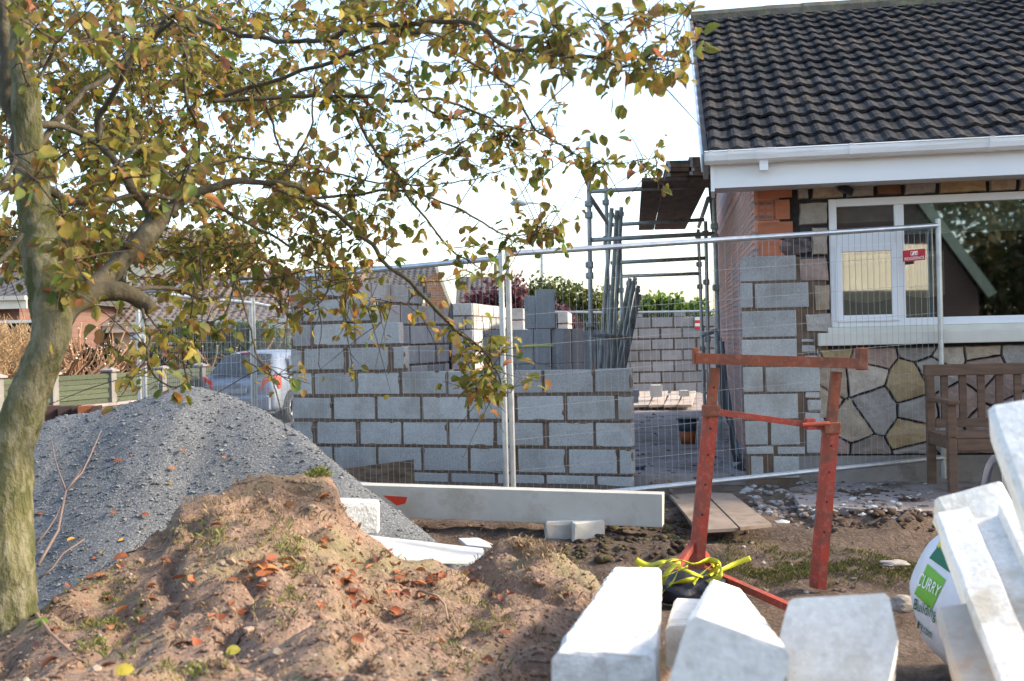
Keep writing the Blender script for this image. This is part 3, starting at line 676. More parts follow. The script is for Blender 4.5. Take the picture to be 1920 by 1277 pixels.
vs, fs = text_mesh('RIDGEFENCE'); x1 = max(v.x for v in vs); y0 = min(v.y for v in vs); y1 = max(v.y for v in vs)
b = MB(); b.add([q[0]+ux*(.06+.88*v.x/x1)+uy*(.10+.26*(v.y-y0)/(y1-y0))+nn*.003 for v in vs], fs, 0, (.85, .85, .85)); b.build('lettering', PLAIN, sg, fix=False)
b = MB()
for pl in ([(.34, .50), (.66, .50), (.66, .86), (.34, .86)],):
    o_ = [q[0]+ux*x+uy*y+nn*.002 for x, y in pl]; b.add(o_, [(0, 1, 2, 3)], 0, (.8, .8, .8)); b.add([q[0]+ux*(.5+(x-.5)*.9)+uy*(.68+(y-.68)*.82)+nn*.003 for x, y in pl], [(0, 1, 2, 3)], 0, (.42, .02, .035))
for pl in ([(.38, .54), (.45, .54), (.52, .82), (.45, .82)], [(.47, .82), (.50, .74), (.62, .74), (.61, .82)], [(.49, .62), (.51, .68), (.60, .68), (.62, .74), (.55, .74)], [(.50, .62), (.55, .66), (.62, .54), (.55, .54)]):
    b.add([q[0]+ux*x+uy*y+nn*.004 for x, y in pl], [tuple(range(len(pl)))], 0, (.85, .85, .85))
b.build('emblem', PLAIN, sg, fix=False)

# ================= SCAFFOLD
scf = thing('scaffold', P(1240, 690, 14).xy.to_3d()+V((0, 0, .45)), 'grey tube scaffold standing beside the gable wall of the bungalow', 'scaffold')
def st(a_, c_, name='tube', r_=.0245):
    b = MB(); pa = P(*a_); pb = P(*c_); b.tube([pa, pb], r_, 10); b.build(name, TUBE, scf, smooth=True); return pa, pb
def collar(b, p):
    b.tube([p-UP*.035, p+UP*.035], .036, 8); b.rbox(p+V((-.05, -.045, -.03)), (.07, 0, 0), (0, .05, 0), (0, 0, .06), .01)
def std(x0, y0, x1, y1, Y, cs, zend=None):
    pa = P(x0, y0, Y); pb = P(x1, y1, Y)
    if zend is not None: pb = pa.lerp(pb, (pa.z-zend)/(pa.z-pb.z))
    b = MB(); b.tube([pa, pb], .0245, 10)
    for y in cs: collar(b, pa.lerp(pb, (y-y0)/(y1-y0)))
    b.tube([pb, pb+UP*.01], .07, 10) if zend is not None else None
    b.build('standard', TUBE, scf, smooth=False)
std(1103, 265, 1109, 692, 12.3, [352, 368, 437, 452, 520, 620], .45)
std(1136, 350, 1143, 690, 14.4, [372, 422, 430, 490, 560], .45)
std(1163, 455, 1168, 687, 16.3, [460, 517, 560, 640], .45)
std(1338, 358, 1353, 830, 12.7, [425, 445, 540, 640], .45)
std(1323, 415, 1328, 670, 14.6, [430, 490, 560], .45)
std(1309, 430, 1319, 700, 16.4, [440, 480, 512, 600], .45)
for a_, c_ in [((1106, 359, 12.3), (1333, 348, 12.6)), ((1142, 422, 14.4), (1320, 412, 14.6)), ((1110, 450, 12.3), (1340, 438, 12.7)), ((1145, 493, 14.4), (1322, 484, 14.6)), ((1166, 518, 16.3), (1311, 513, 16.4)), ((1106, 369, 12.3), (1143, 424, 14.4)), ((1328, 372, 12.7), (1310, 425, 16.4)), ((1112, 627, 12.35), (1172, 633, 12.9)), ((1316, 628, 12.6), (1344, 620, 12.7)), ((1343, 622, 12.6), (1346, 690, 12.6))]:
    st(a_, c_, 'ledger')
# platform boards seen from below
bd = mat('scaffold_board', (.135, .095, .072), (.085, .062, .05), 5, .9, .4, 50, stretch=(3, .6, 3), dirt=((.07, .06, .05), 5))
ZB = P(1203, 341, 11.9).z; xb0 = P(1203, 341, 11.9).x
for i in range(3):
    b = MB(); b.rbox(V((xb0+i*.232+rn.uniform(-.003, .003), 11.85+rn.uniform(-.02, .05), ZB)), V((.225, 0, 0)), V((.55, 5.4, 0)), V((0, 0, .038)), .003, 0, tint(rn, (1, 1, 1))); b.build('platform_board', bd, scf)
k = 0
for (xi, lv) in ((1, 4), (2, 5)):
    for l in range(lv):
        b = MB(); p = V((xb0+xi*.232+.012+rn.uniform(-.015, .015), 11.8+rn.uniform(-.06, .08), ZB+.040+l*.040)); b.rbox(p, V((.222, 0, 0)), V((.35, 3.6, 0)), V((0, 0, .037)), .003, 0, tint(rn, (1.2, 1.1, 1), .25))
        b.box(p+V((.003, -.002, .002)), V((.03, 0, 0)), V((0, .03, 0)), V((0, 0, .034)), 1)
        tag(b.build('scaffold_board', [bd, STEEL]), f'spare scaffold board, {ordn[l]} from the bottom in the {"left" if xi==1 else "right"} pile on the platform', 'board', 'spare boards piled on the scaffold platform')
# leaning tubes
lt = [((1147, 390), (1125, 692)), ((1157, 394), (1140, 692)), ((1165, 388), (1149, 692)), ((1181, 522), (1150, 692)), ((1191, 521), (1157, 692)), ((1197, 536), (1164, 692)), ((1199, 552), (1170, 692)), ((1186, 530), (1154, 692))]
lbl = ['tallest left tube of the leaning bundle behind the scaffold', 'middle tall tube of the leaning bundle behind the scaffold', 'tall right tube of the leaning bundle behind the scaffold', 'left tube of the short slanting bundle by the green hedge', 'second tube of the short slanting bundle, with a black coupler on top', 'third tube of the short slanting bundle by the green hedge', 'rightmost and lowest tube of the short slanting bundle', 'tube in the middle of the short slanting bundle']
for i, (a_, c_) in enumerate(lt):
    Y = 13.0+.07*i; pa = P(*a_, Y); pb = P(*c_, Y+.25); pb = pa.lerp(pb, (pa.z-.45)/(pa.z-pb.z)); b = MB(); b.tube([pa, pb], .024, 9)
    b.tube([pa.lerp(pb, .02), pa.lerp(pb, .04)], .034, 8); b.build('x', TUBE)
    o = bpy.data.objects['x']; o.name = 'scaffold_tube'; o.data.name = 'scaffold_tube'; tag(o, lbl[i], 'tube', 'loose scaffold tubes leaning behind the scaffold')

# ================= things on the floor
def flatboard(pxq, z, th, m_, label, cat, name, zs=None, c=(1, 1, 1)):
    b = MB(); pts = [G(x, y, (zs[i] if zs else z)) for i, (x, y) in enumerate(pxq)]; b.prism(pts, UP*th, 0, c); return tag(b.build(name, m_), label, cat)
PB = mat('pale_board', (.42, .35, .30), (.33, .27, .23), 3, .9, .3, 30, dirt=((.22, .17, .14), 3))
for i, (xa_, xb_) in enumerate(((1185, 1216), (1217, 1244), (1245, 1270), (1271, 1297))):
    flatboard([(xa_, 764), (xb_, 763), (xb_+8, 736), (xa_+14 if i else xa_+6, 737)], .50, .035, PB, f'pale dusty board on the floor, {ordn[i]} from left of four side by side', 'board', 'floor_board')
def floorblock(px, py, Y, w_, d, h, label):
    p = P(px, py, Y); b = MB(); b.rbox(p, (w_, 0, 0), (0, d, 0), (0, 0, h), .008, 0, (1, 1, 1), .003); tag(b.build('concrete_block', BLOCK), label, 'block', 'loose blocks lying on the floor')
floorblock(1223, 745, 19.5, .17, .3, .20, 'grey block standing on the pale floor boards')
floorblock(1277, 744, 19.6, .14, .3, .10, 'small grey block lying flat at the right end of the floor boards')
floorblock(1180, 756, 17.5, .14, .3, .10, 'lower of two small blocks piled behind the end of the low wall'); floorblock(1179, 744, 17.5, .16, .3, .10, 'upper of two small blocks piled behind the end of the low wall')
# bucket
p = G(1290, 832, .45); bk = thing('bucket', p, 'dirty orange and black bucket standing on the slab behind the red trestle', 'bucket')
b = MB(); n = 16
b.tube([p, p+UP*.14], [.075, .09], n, 0, (.36, .10, .03)); b.tube([p+UP*.14, p+UP*.25], [.093, .10], n, 0, (.06, .08, .10)); b.build('bucket_body', PLAIN, bk, smooth=True)
b = MB(); b.tube([p+UP*.25, p+UP*.275], .118, n, 0, (.02, .02, .025)); b.build('rim', PLAIN, bk)
# earth debris on the slab
def scatter(name, n, fn, label, cat, m_, sz, seed, flat=.5, cols=((1, 1, 1),), kind=None, group=None, sub_=1, smooth=False):
    r_ = random.Random(seed); b = MB()
    for i in range(n):
        p = fn(r_); s_ = r_.uniform(*sz)*(1 if r_.random() < .85 else 1.8); bm = bmesh.new(); bmesh.ops.create_icosphere(bm, subdivisions=sub_, radius=s_)
        o_ = V((r_.random()*99, 0, 0)); M3 = Matrix.Rotation(r_.uniform(0, 6), 3, 'Z')@Matrix.Rotation(r_.uniform(-.4, .4), 3, 'X')
        vs = [p+M3@V((v.co.x*(1+.5*noise.noise(v.co/s_+o_)), v.co.y*(1+.6*noise.noise(v.co/s_+o_*2)), v.co.z*flat*(1+.5*noise.noise(v.co/s_-o_)))) for v in bm.verts]
        b.add(vs, [tuple(v.index for v in f.verts) for f in bm.faces], 0, tint(r_, r_.choice(cols), .2)); bm.free()
    return tag(b.build(name, m_, fix=False, smooth=smooth), label, cat, group, kind)
def pxs(x0, x1, y0, y1, z):
    def f(r_):
        p = G(r_.uniform(x0, x1), r_.uniform(y0, y1), z); return p
    return f
def onground(x0, x1, y0, y1, z0):
    def f(r_):
        p = G(r_.uniform(x0, x1), r_.uniform(y0, y1), z0); p.z = gz(p.x, p.y); return p
    return f
RUB = mat('rubble', (1, 1, 1), (.8, .8, .8), 20, .95, .6, 60, dist=.006)
WH = [(.46, .45, .44), (.30, .28, .27), (.26, .22, .19), (.22, .17, .14)]
scatter('rubble', 170, onground(1390, 1540, 905, 965, .36), 'heap of broken white plaster and stone rubble at the foot of the corner pier', 'rubble', RUB, (.012, .035), 1, .6, WH, 'stuff')
scatter('rubble', 90, onground(1440, 1760, 945, 978, .36), 'white broken lumps along the front edge of the paving', 'rubble', RUB, (.012, .04), 2, .6, WH, 'stuff')
scatter('rubble', 220, pxs(1500, 1750, 893, 958, .405), 'scattered chips and dust on the paving under the fence', 'rubble', RUB, (.006, .024), 3, .35, WH+[(.2, .17, .15)], 'stuff')
scatter('rubble', 90, pxs(1190, 1390, 775, 900, .453), 'dark crumbs of mortar scattered over the dusty slab', 'rubble', RUB, (.008, .025), 4, .35, [(.16, .12, .10), (.24, .2, .18), (.1, .07, .06)], 'stuff')
scatter('rubble', 160, onground(1130, 1760, 965, 1150, .22), 'small stones and clods scattered over the muddy ground', 'rubble', RUB, (.006, .022), 6, .6, [(.2, .15, .11), (.14, .10, .08), (.3, .27, .24)], 'stuff')
scatter('turf_clods', 420, onground(1050, 1290, 990, 1062, .24), 'heap of dark overturned turf behind the mound', 'turf', mat('dark_turf', (.085, .055, .035), (.05, .035, .022), 9, .98, 1, 30, dirt=((.09, .10, .03), 5)), (.010, .028), 7, .6, [(1, 1, 1), (.8, .8, .8)], 'stuff', None, 2, True)
scatter('turf_clods', 420, onground(1550, 1760, 955, 1015, .26), 'dark fibrous clods of dug earth along the paving edge', 'turf', mat('dark_clod', (.10, .062, .042), (.06, .04, .028), 9, .98, 1, 30), (.008, .024), 8, .6, [(1, 1, 1), (.8, .8, .8)], 'stuff', None, 2, True)
def lump(px, py, Y, s3, c, label, seed, name='rubble_lump', m_=None):
    b = MB(); bm = bmesh.new(); bmesh.ops.create_icosphere(bm, subdivisions=3, radius=1); p = P(px, py, Y)
    b.add([p+V((v.co.x*s3[0], v.co.y*s3[1], v.co.z*s3[2]))*(1+.35*noise.noise(v.co*1.3+V((seed, 0, 0)))+.12*noise.noise(v.co*4)) for v in bm.verts], [tuple(v.index for v in f.verts) for f in bm.faces], 0, c); bm.free()
    return tag(b.build(name, m_ or RUB), label, 'stone')
lump(1677, 1056, 6.6, (.08, .05, .018), (.34, .31, .28), 'flat pale scrap lying on the muddy ground right of the trestle', 3)
lump(1735, 1007, 7.6, (.10, .05, .022), (.40, .34, .37), 'crumpled pinkish white scrap near the dark clods', 5)
lump(1700, 1132, 5.6, (.09, .08, .04), (.30, .26, .22), 'broken flat pale stone just left of the bulk bag', 9)
lump(1240, 905, 9.7, (.09, .06, .03), (.20, .15, .12), 'brown clod beside the right end of the block wall', 12)
# planks and flat boards leading to the doorway
flatboard([(1255, 932), (1310, 1000), (1385, 996), (1318, 928)], .40, .02, mat('site_board', (.27, .215, .175), (.20, .155, .125), 3, .95, .3, 40, dirt=((.13, .09, .06), 4)), 'muddy grey board on the ground, left of a pair by the doorway', 'board', 'ground_board')
flatboard([(1322, 928), (1388, 995), (1447, 988), (1372, 930)], .405, .02, bpy.data.materials['site_board'], 'muddy grey board on the ground, right of a pair by the doorway', 'board', 'ground_board')
b = MB(); q = [G(1252, 932, .36), G(1308, 1003, .33), G(1314, 1003, .33), G(1259, 932, .36)]; b.prism(q, UP*.07); tag(b.build('timber_edge', PLANK), 'dark wet timber along the left side of the boards by the doorway', 'timber')
# plank leaning at the wall foot
b = MB(); b.prism([P(640, 880, 9.6), P(775, 862, 9.6), P(777, 905, 9.6), P(640, 912, 9.6)], V((0, .05, 0))); tag(b.build('plank', PLANK), 'rough brown timber plank propped against the foot of the block wall', 'plank')
# long concrete lintel resting on lumps
lp0 = P(655, 938, 8.0); lp1 = P(1242, 958, 7.55)
b = MB(); d = (lp1-lp0).normalized(); up = V((0, 0, 1)); up = (up-d*up.dot(d)).normalized(); sd_ = d.cross(up)
if sd_.y < 0: sd_ = -sd_
b.rbox(lp0-up*.107, d*(lp1-lp0).length, sd_*.14, up*.213, .004, 0, (1, 1, 1), .002, 3)
o = b.build('concrete_lintel', [LINT]); 
t_ = thing('lintel_beam', lp0.lerp(lp1, .5)-UP*.1, 'long smooth concrete lintel lying across the gravel heap and loose blocks', 'lintel'); par(o, t_); o.name = 'beam'
b = MB(); pp = [P(722, 930, 7.9), P(762, 934, 7.87), P(756, 946, 7.87), P(742, 946, 7.88)]
n_ = -sd_; b.add([p+n_*0 for p in pp], [(0, 1, 2, 3)])
def onlint(x, y):
    return K(x, y, lp0, sd_)-sd_*.0015
b = MB(); b.add([onlint(718, 929), onlint(764, 932), onlint(760, 944), onlint(744, 948)], [(0, 1, 2, 3)], 0, (.55, .04, .02)); b.build('paint_mark', PLAIN, t_, fix=False)
for (px_, py_, Y, w_, h_, lab) in ((1022, 985, 7.6, .30, .10, 'pale concrete lump propping the lintel near its right end'), (1072, 988, 7.55, .22, .06, 'flatter concrete lump beside the one propping the lintel')):
    p = P(px_, py_, Y); p.z = gz(p.x, p.y)-.02; b = MB(); b.rbox(p, (w_, .05, 0), (0, .16, 0), (0, 0, max(.06, (P(px_, 985, Y).z-p.z)+.02)), .02, 0, (1, 1, 1), .012, int(w_*100)); tag(b.build('concrete_lump', LINT), lab, 'concrete block', 'lumps propping the long lintel')
# ================= BACKGROUND
def leafcloud(b, n, fn, sz, cols, rn, asp=.6, up=.4, fold=True):
    for i in range(n):
        p = fn(rn); s_ = rn.uniform(*sz); d = V((rn.gauss(0, 1), rn.gauss(0, 1), rn.gauss(0, 1)+up)).normalized(); e = d.orthogonal().normalized()
        e = (Matrix.Rotation(rn.uniform(0, 6.28), 3, d)@e); c = tint(rn, rn.choice(cols), .25); w_ = e*s_*asp*.5
        b.add([p, p+d*s_*.5+w_, p+d*s_, p+d*s_*.5-w_], [(0, 1, 2, 3)], 0, c)
def hedge(name, label, px0, px1, top, bot, Y, dep, n, cols, sz, seed, group=None, cat='hedge', m_=None, stems=(.06, .05, .035)):
    rn = random.Random(seed); x0 = P(px0, 600, Y).x; x1 = P(px1, 600, Y).x
    zt = [(px, P(px, y, Y).z) for px, y in top]
    def ztop(px):
        for (a_, za_), (c_, zc_) in zip(zt, zt[1:]):
            if a_ <= px <= c_: return za_+(zc_-za_)*(px-a_)/(c_-a_)
        return zt[-1][1] if px > zt[-1][0] else zt[0][1]
    z0 = P((px0+px1)/2, bot, Y).z
    root = thing(name, ((x0+x1)/2, Y, z0), label, cat, group)
    b = MB()
    def fn(r_):
        while True:
            x = r_.uniform(x0, x1); y = Y+r_.uniform(0, dep); px = 960+x/Y*F
            h = ztop(px); hh = h+.12*hz((x*1.5, y, 1), 1.2)+.18*hz((x, y, 5), 3.1); ex = min(1, (x-x0)/.5, (x1-x)/.5)
            top_ = z0+(hh-z0)*(max(.1, ex)**.4)*(1-.25*abs((y-Y)/dep-.5)*2)
            t_ = r_.random()**.45; z = z0+(top_-z0)*t_
            if r_.random() < .72: y = Y+.25*dep*(r_.random()**2)+.10*hz((x, z, 2), 2.4)*2.2
            if hz((x*1.2, y*1.2, z*1.2), 1.7) < -.35 and r_.random() < .8: continue
            return V((x, y, z))
    leafcloud(b, n, fn, sz, cols, rn); b.build('foliage', m_ or HEDGE, root, fix=False)
    b = MB()
    for i in range(int((x1-x0)/.35)+3):
        x = rn.uniform(x0+.1, x1-.1); y = Y+dep*.5+rn.uniform(-.1, .1); p = V((x, y, z0-.3)); pts = [p]
        zc = ztop(960+x/Y*F)
        for k in range(4): p = p+V((rn.uniform(-.12, .12), rn.uniform(-.1, .1), (zc-z0)*.22)); pts.append(p)
        b.tube(pts, [.03, .025, .018, .012, .006], 5, 0, stems)
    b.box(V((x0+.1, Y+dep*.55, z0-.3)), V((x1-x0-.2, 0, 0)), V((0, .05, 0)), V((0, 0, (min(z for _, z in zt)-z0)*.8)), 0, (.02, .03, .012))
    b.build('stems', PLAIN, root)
    return root
DG = [(.055, .11, .025), (.035, .075, .02), (.09, .15, .03)]
hedge('hedge', 'purple leaved hedge behind the concrete block packs', 845, 1015, [(840, 560), (880, 545), (930, 522), (975, 512), (1010, 520), (1030, 540)], 690, 30, 2.2, 5200, [(.16, .05, .065), (.10, .03, .045), (.22, .09, .085)], (.09, .17), 1, cat='hedge')
hedge('hedge', 'tall yellow green rounded hedge between the purple hedge and the scaffold', 962, 1178, [(960, 520), (985, 508), (1010, 505), (1040, 515), (1075, 522), (1090, 535), (1125, 530), (1178, 540)], 690, 31.5, 2.5, 6500, [(.16, .18, .03), (.10, .14, .03), (.22, .20, .04), (.06, .09, .02)], (.09, .18), 2)
hedge('hedge', 'purple leaved shrub low in front of the yellow green hedge', 1000, 1110, [(1000, 545), (1040, 560), (1080, 580), (1110, 590)], 690, 29, 1.5, 2600, [(.13, .045, .055), (.09, .03, .045)], (.08, .15), 21)
hedge('hedge', 'bright green leafy hedge seen through the scaffold right of the leaning tubes', 1178, 1352, [(1175, 548), (1215, 540), (1260, 550), (1300, 556), (1350, 548)], 690, 28.5, 2.0, 6500, [(.15, .27, .035), (.09, .18, .03), (.28, .34, .05), (.05, .10, .02)], (.09, .18), 3)
hedge('hedge', 'dark green hedge behind the silver car and mesh fence', 262, 550, [(262, 620), (300, 602), (360, 600), (440, 604), (500, 598), (550, 600)], 715, 27.5, 1.6, 7500, [(.07, .13, .03), (.05, .10, .025), (.12, .17, .04), (.10, .09, .04)], (.08, .15), 4)
hedge('tree', 'orange brown autumn tree top behind the left end of the block wall', 500, 552, [(500, 530), (520, 512), (552, 515)], 600, 33, 2, 1800, [(.26, .10, .03), (.18, .07, .025), (.3, .15, .04)], (.10, .2), 6, cat='tree')
# cut-back hedge stumps with pale sawn ends, warm in the sun
def stumps(px0, px1, Y0, Y1, n, seed, label, topy, bush=0):
    rn = random.Random(seed); root = thing('cut_hedge', P((px0+px1)/2, 720, (Y0+Y1)/2), label, 'hedge', None); b = MB(); e = MB()
    for i in range(n):
        q = rn.random(); px = px0+(px1-px0)*q; Y = Y0+(Y1-Y0)*q+rn.uniform(0, 1.2); p = P(px, 722, Y); p.z = min(p.z, .7); pts = [p]; zt = P(px, topy+rn.uniform(-12, 60), Y).z
        for k in range(rn.choice([1, 2, 3])):
            base = pts[0]; cur = base.copy(); path = [cur]; lean = V((rn.uniform(-.35, .35), rn.uniform(-.3, .3), 0)); H_ = zt-base.z; H_ *= rn.uniform(.5, 1)
            for j in range(5): cur = cur+V((lean.x*(1.2-j*.2), lean.y*(1.2-j*.2), H_/5*1.0)); cur = cur+V((rn.uniform(-.03, .03), 0, 0)); path.append(cur)
            r0 = rn.uniform(.014, .035); c = tint(rn, (.33, .19, .11), .35); b.tube(path, [r0*(1-.12*j) for j in range(6)], 6, 0, c)
            e.tube([path[-1], path[-1]+(path[-1]-path[-2]).normalized()*.012], r0*.55, 6, 0, (.75, .6, .42))
            if rn.random() < .6:
                m0 = path[3]; m1 = m0+V((rn.uniform(-.3, .3), -.1, rn.uniform(.1, .3))); b.tube([m0, m1], [r0*.6, r0*.45], 5, 0, c); e.tube([m1, m1+V((0, 0, .01))], r0*.5, 5, 0, (.75, .6, .42))
    for i in range(bush):
        q = rn.random(); px = px0+(px1-px0)*q; Y = Y0+(Y1-Y0)*q+rn.uniform(0, 1.4); p = P(px, rn.uniform(topy+15, 712), Y); d = V((rn.gauss(0, .5), rn.gauss(0, .4), rn.uniform(.0, .9))).normalized()*rn.uniform(.15, .5)
        b.tube([p, p+d*.5+V((rn.uniform(-.03, .03), 0, 0)), p+d], [.007, .005, .003], 3, 0, tint(rn, (.40, .27, .15), .4), cap=False)
    b.build('branches', mat('cut_wood_%d' % seed, (1, 1, 1), (.75, .75, .75), 9, .9), root, fix=False); e.build('sawn_ends', PLAIN, root, fix=False)
stumps(60, 235, 20.5, 24, 75, 11, 'hard pruned hedge of bare orange brown stumps behind the green boarded wall', 602)
stumps(380, 440, 26, 27, 10, 12, 'bare cut trunks in the hedge just left of the silver car roof', 615)
stumps(-60, 75, 17.8, 20, 10, 13, 'dense dry twiggy hedge beyond the leaning tree trunk at the left edge', 615, bush=1600)
DKH = [(.05, .045, .03), (.07, .05, .03), (.03, .035, .02)]
hedge('hedge', 'dark twiggy mass behind the pruned stumps', 70, 250, [(70, 640), (150, 650), (250, 640)], 730, 25.2, 1, 1800, DKH, (.08, .2), 15)
# boundary wall with concrete posts and green boards
pts = [(-70, 16.6), (-10, 17.6), (95, 19.1), (205, 20.7), (300, 22.4), (375, 24.2), (445, 26.2)]
ypt = [695, 699, 701, 694, 688, 684, 680]
bw = [V((P(px, 700, Y).x, Y, 0)) for px, Y in pts]; tz = [P(px, y, Y).z for (px, Y), y in zip(pts, ypt)]; tz = [1.27]*len(tz)
root = thing('boundary_wall', (bw[2].x, bw[2].y, 0), 'low rendered boundary wall with concrete posts and faded green board panels', 'wall')
b = MB(); d = (bw[-1]-bw[0]).normalized(); n_ = V((d.y, -d.x, 0))
b.box(bw[0]-n_*.08-UP*.3, bw[-1]-bw[0], n_*.16, UP*.93, 0, (.7, .65, .5)); b.build('wall', SLAB, root)
b = MB(); b.box(bw[0]-n_*.11+UP*.632, bw[-1]-bw[0], n_*.22, UP*.05, 0); b.build('coping', SLAB, root)
GB = mat('green_board', (.045, .07, .042), (.075, .09, .055), 9, .85, .4, 30, stretch=(3, 3, 14), dirt=((.14, .13, .09), 8))
for i, p in enumerate(bw):
    b = MB(); z0 = .683; b.rbox(p-d*.09-n_*.09+UP*z0, d*.18, n_*.18, UP*(1.22-z0), .008); b.build('post', mat('post_concrete', (.22, .21, .195), (.17, .16, .15), 5, .9) if i == 0 else bpy.data.materials['post_concrete'], root)
    b = MB(); pr = [p-d*.13-n_*.13+UP*1.222, p+d*.13-n_*.13+UP*1.222, p+d*.13+n_*.13+UP*1.222, p-d*.13+n_*.13+UP*1.222]; b.add(pr+[q+UP*.03 for q in pr]+[p+UP*1.31], [(0, 3, 2, 1)]+[(k, (k+1) % 4, (k+1) % 4+4, k+4) for k in range(4)]+[(4+k, 4+(k+1) % 4, 8) for k in range(4)]); b.build('post_cap', SLAB, root)
for i in range(len(bw)-1):
    b = MB(); e = bw[i+1]-bw[i]
    for k in range(6): b.box(bw[i]+d*.1+n_*(.01+.02*(k % 2))+UP*(.69+k*.085), e-d*.2, n_*.015, UP*.078, 0, tint(rn, (1, 1, 1), .12))
    b.build('board_panel', GB, root)
# timber edging on the left
cols = [(.055, .035, .03), (.065, .035, .028), (.05, .032, .03), (.045, .03, .028), (.30, .10, .045), (.06, .035, .03)]
for i, (xa_, xb_) in enumerate(((58, 78), (80, 108), (109, 134), (135, 146), (146, 171), (171, 186))):
    b = MB(); p0 = P(xa_, 793, 13.5); p1 = P(xb_, 791, 13.6); b.rbox(p0, p1-p0, (0, .12, 0), (0, 0, .19), .006, 0, cols[i]); tag(b.build('edging_block', PLAIN), (f'dark brown edging block, {ordn[i]} from left in the row behind the gravel heap' if i != 4 else 'orange edging block among the dark ones behind the gravel heap'), 'edging', 'edging blocks behind the gravel heap')
# ---- houses
def bungalow(label, x0, x1, Y, z0, ze_, zr_, wallm, roofm, dep=7, gable=0, fas=True, wins=(), grp='houses across the street'):
    root = thing('house', ((x0+x1)/2, Y, z0), label, 'house', grp)
    b = MB(); b.box((x0, Y, z0), (x1-x0, 0, 0), (0, dep, 0), (0, 0, ze_-z0)); b.build('walls', wallm, root)
    b = MB(); o = .35
    b.prism([V((x0-.3, Y-o, ze_)), V((x0-.3, Y+dep/2, zr_)), V((x0-.3, Y+dep+o, ze_))], V((x1-x0+.6, 0, 0))); b.build('roof', roofm, root)
    b = MB()
    if fas: b.box((x0-.32, Y-o-.03, ze_-.2), (x1-x0+.64, 0, 0), (0, .03, 0), (0, 0, .26)); b.box((x0-.32, Y-o-.12, ze_-.02), (x1-x0+.64, 0, 0), (0, .09, 0), (0, 0, .09), 0, (.85, .85, .85))
    if fas: b.build('fascia', mat('fascia_paint', (.78, .72, .60), (.7, .65, .55), 5, .6) if 'fascia_paint' not in bpy.data.materials else bpy.data.materials['fascia_paint'], root)
    for (wx, wz, ww, wh) in wins:
        b = MB(); b.box((wx, Y-.03, wz), (ww, 0, 0), (0, .03, 0), (0, 0, wh)); f_ = b.build('window', UPVC, root)
        b = MB(); b.box((wx+.06, Y-.034, wz+.06), (ww-.12, 0, 0), (0, .003, 0), (0, 0, wh-.12), 0, (.05, .06, .07)); b.build('pane', mat('far_pane', (.05, .06, .07), rough=.1) if 'far_pane' not in bpy.data.materials else bpy.data.materials['far_pane'], f_)
    return root
def rooftile(name, c1, c2): 
    m_ = mat(name, c1, c2, 3, .9, .3, 20)
    N = m_.node_tree.nodes; L = m_.node_tree.links; tc = N.new('ShaderNodeTexCoord'); wv = N.new('ShaderNodeTexWave'); wv.bands_direction = 'Z'; wv.inputs['Scale'].default_value = 3.4; L.new(tc.outputs['Object'], wv.inputs[0])
    w2 = N.new('ShaderNodeTexWave'); w2.bands_direction = 'X'; w2.inputs['Scale'].default_value = 1.6; L.new(tc.outputs['Object'], w2.inputs[0])
    ad = N.new('ShaderNodeMath'); ad.operation = 'MULTIPLY'; L.new(wv.outputs['Fac'], ad.inputs[0]); L.new(w2.outputs['Fac'], ad.inputs[1])
    bp = N.new('ShaderNodeBump'); bp.inputs['Distance'].default_value = .06; bp.inputs['Strength'].default_value = 1; L.new(ad.outputs[0], bp.inputs['Height']); L.new(bp.outputs[0], N['Principled BSDF'].inputs['Normal']); return m_
RT1 = rooftile('brown_tiles', (.17, .125, .10), (.12, .09, .08)); RT2 = rooftile('dark_tiles', (.085, .08, .08), (.06, .055, .055))
xl = P(225, 600, 31).x; xr = P(548, 600, 31).x
bungalow('cream bungalow with brown tiled roof behind the green hedge and silver car', xl-.2, xr+1.2, 31, 0, P(300, 608, 31).z, P(300, 540, 31).z+.6, CREAM, RT1, 7, wins=[(xl+1.0, 1.0, 1.6, 1.1)])
xl = P(-220, 600, 27).x; xr = P(88, 600, 27).x
bungalow('red brick house with slate roof seen behind the leaning tree trunk', xl, xr, 25.5, 0, P(60, 560, 25).z, P(60, 470, 25).z, BRICK, RT2, 8, wins=[(P(0, 600, 25.5).x-.4, 1.3, 1.3, 1.0)])
xl = P(98, 600, 38).x; xr = P(225, 600, 38).x
bungalow('pale fronted house with white fascia showing through the branches on the left', xl-1.5, xr+3, 38, 0, P(150, 458, 38).z, P(150, 415, 38).z, CREAM, RT1, 7, wins=[(xl+1, 3.2, 1.5, 1.0)])
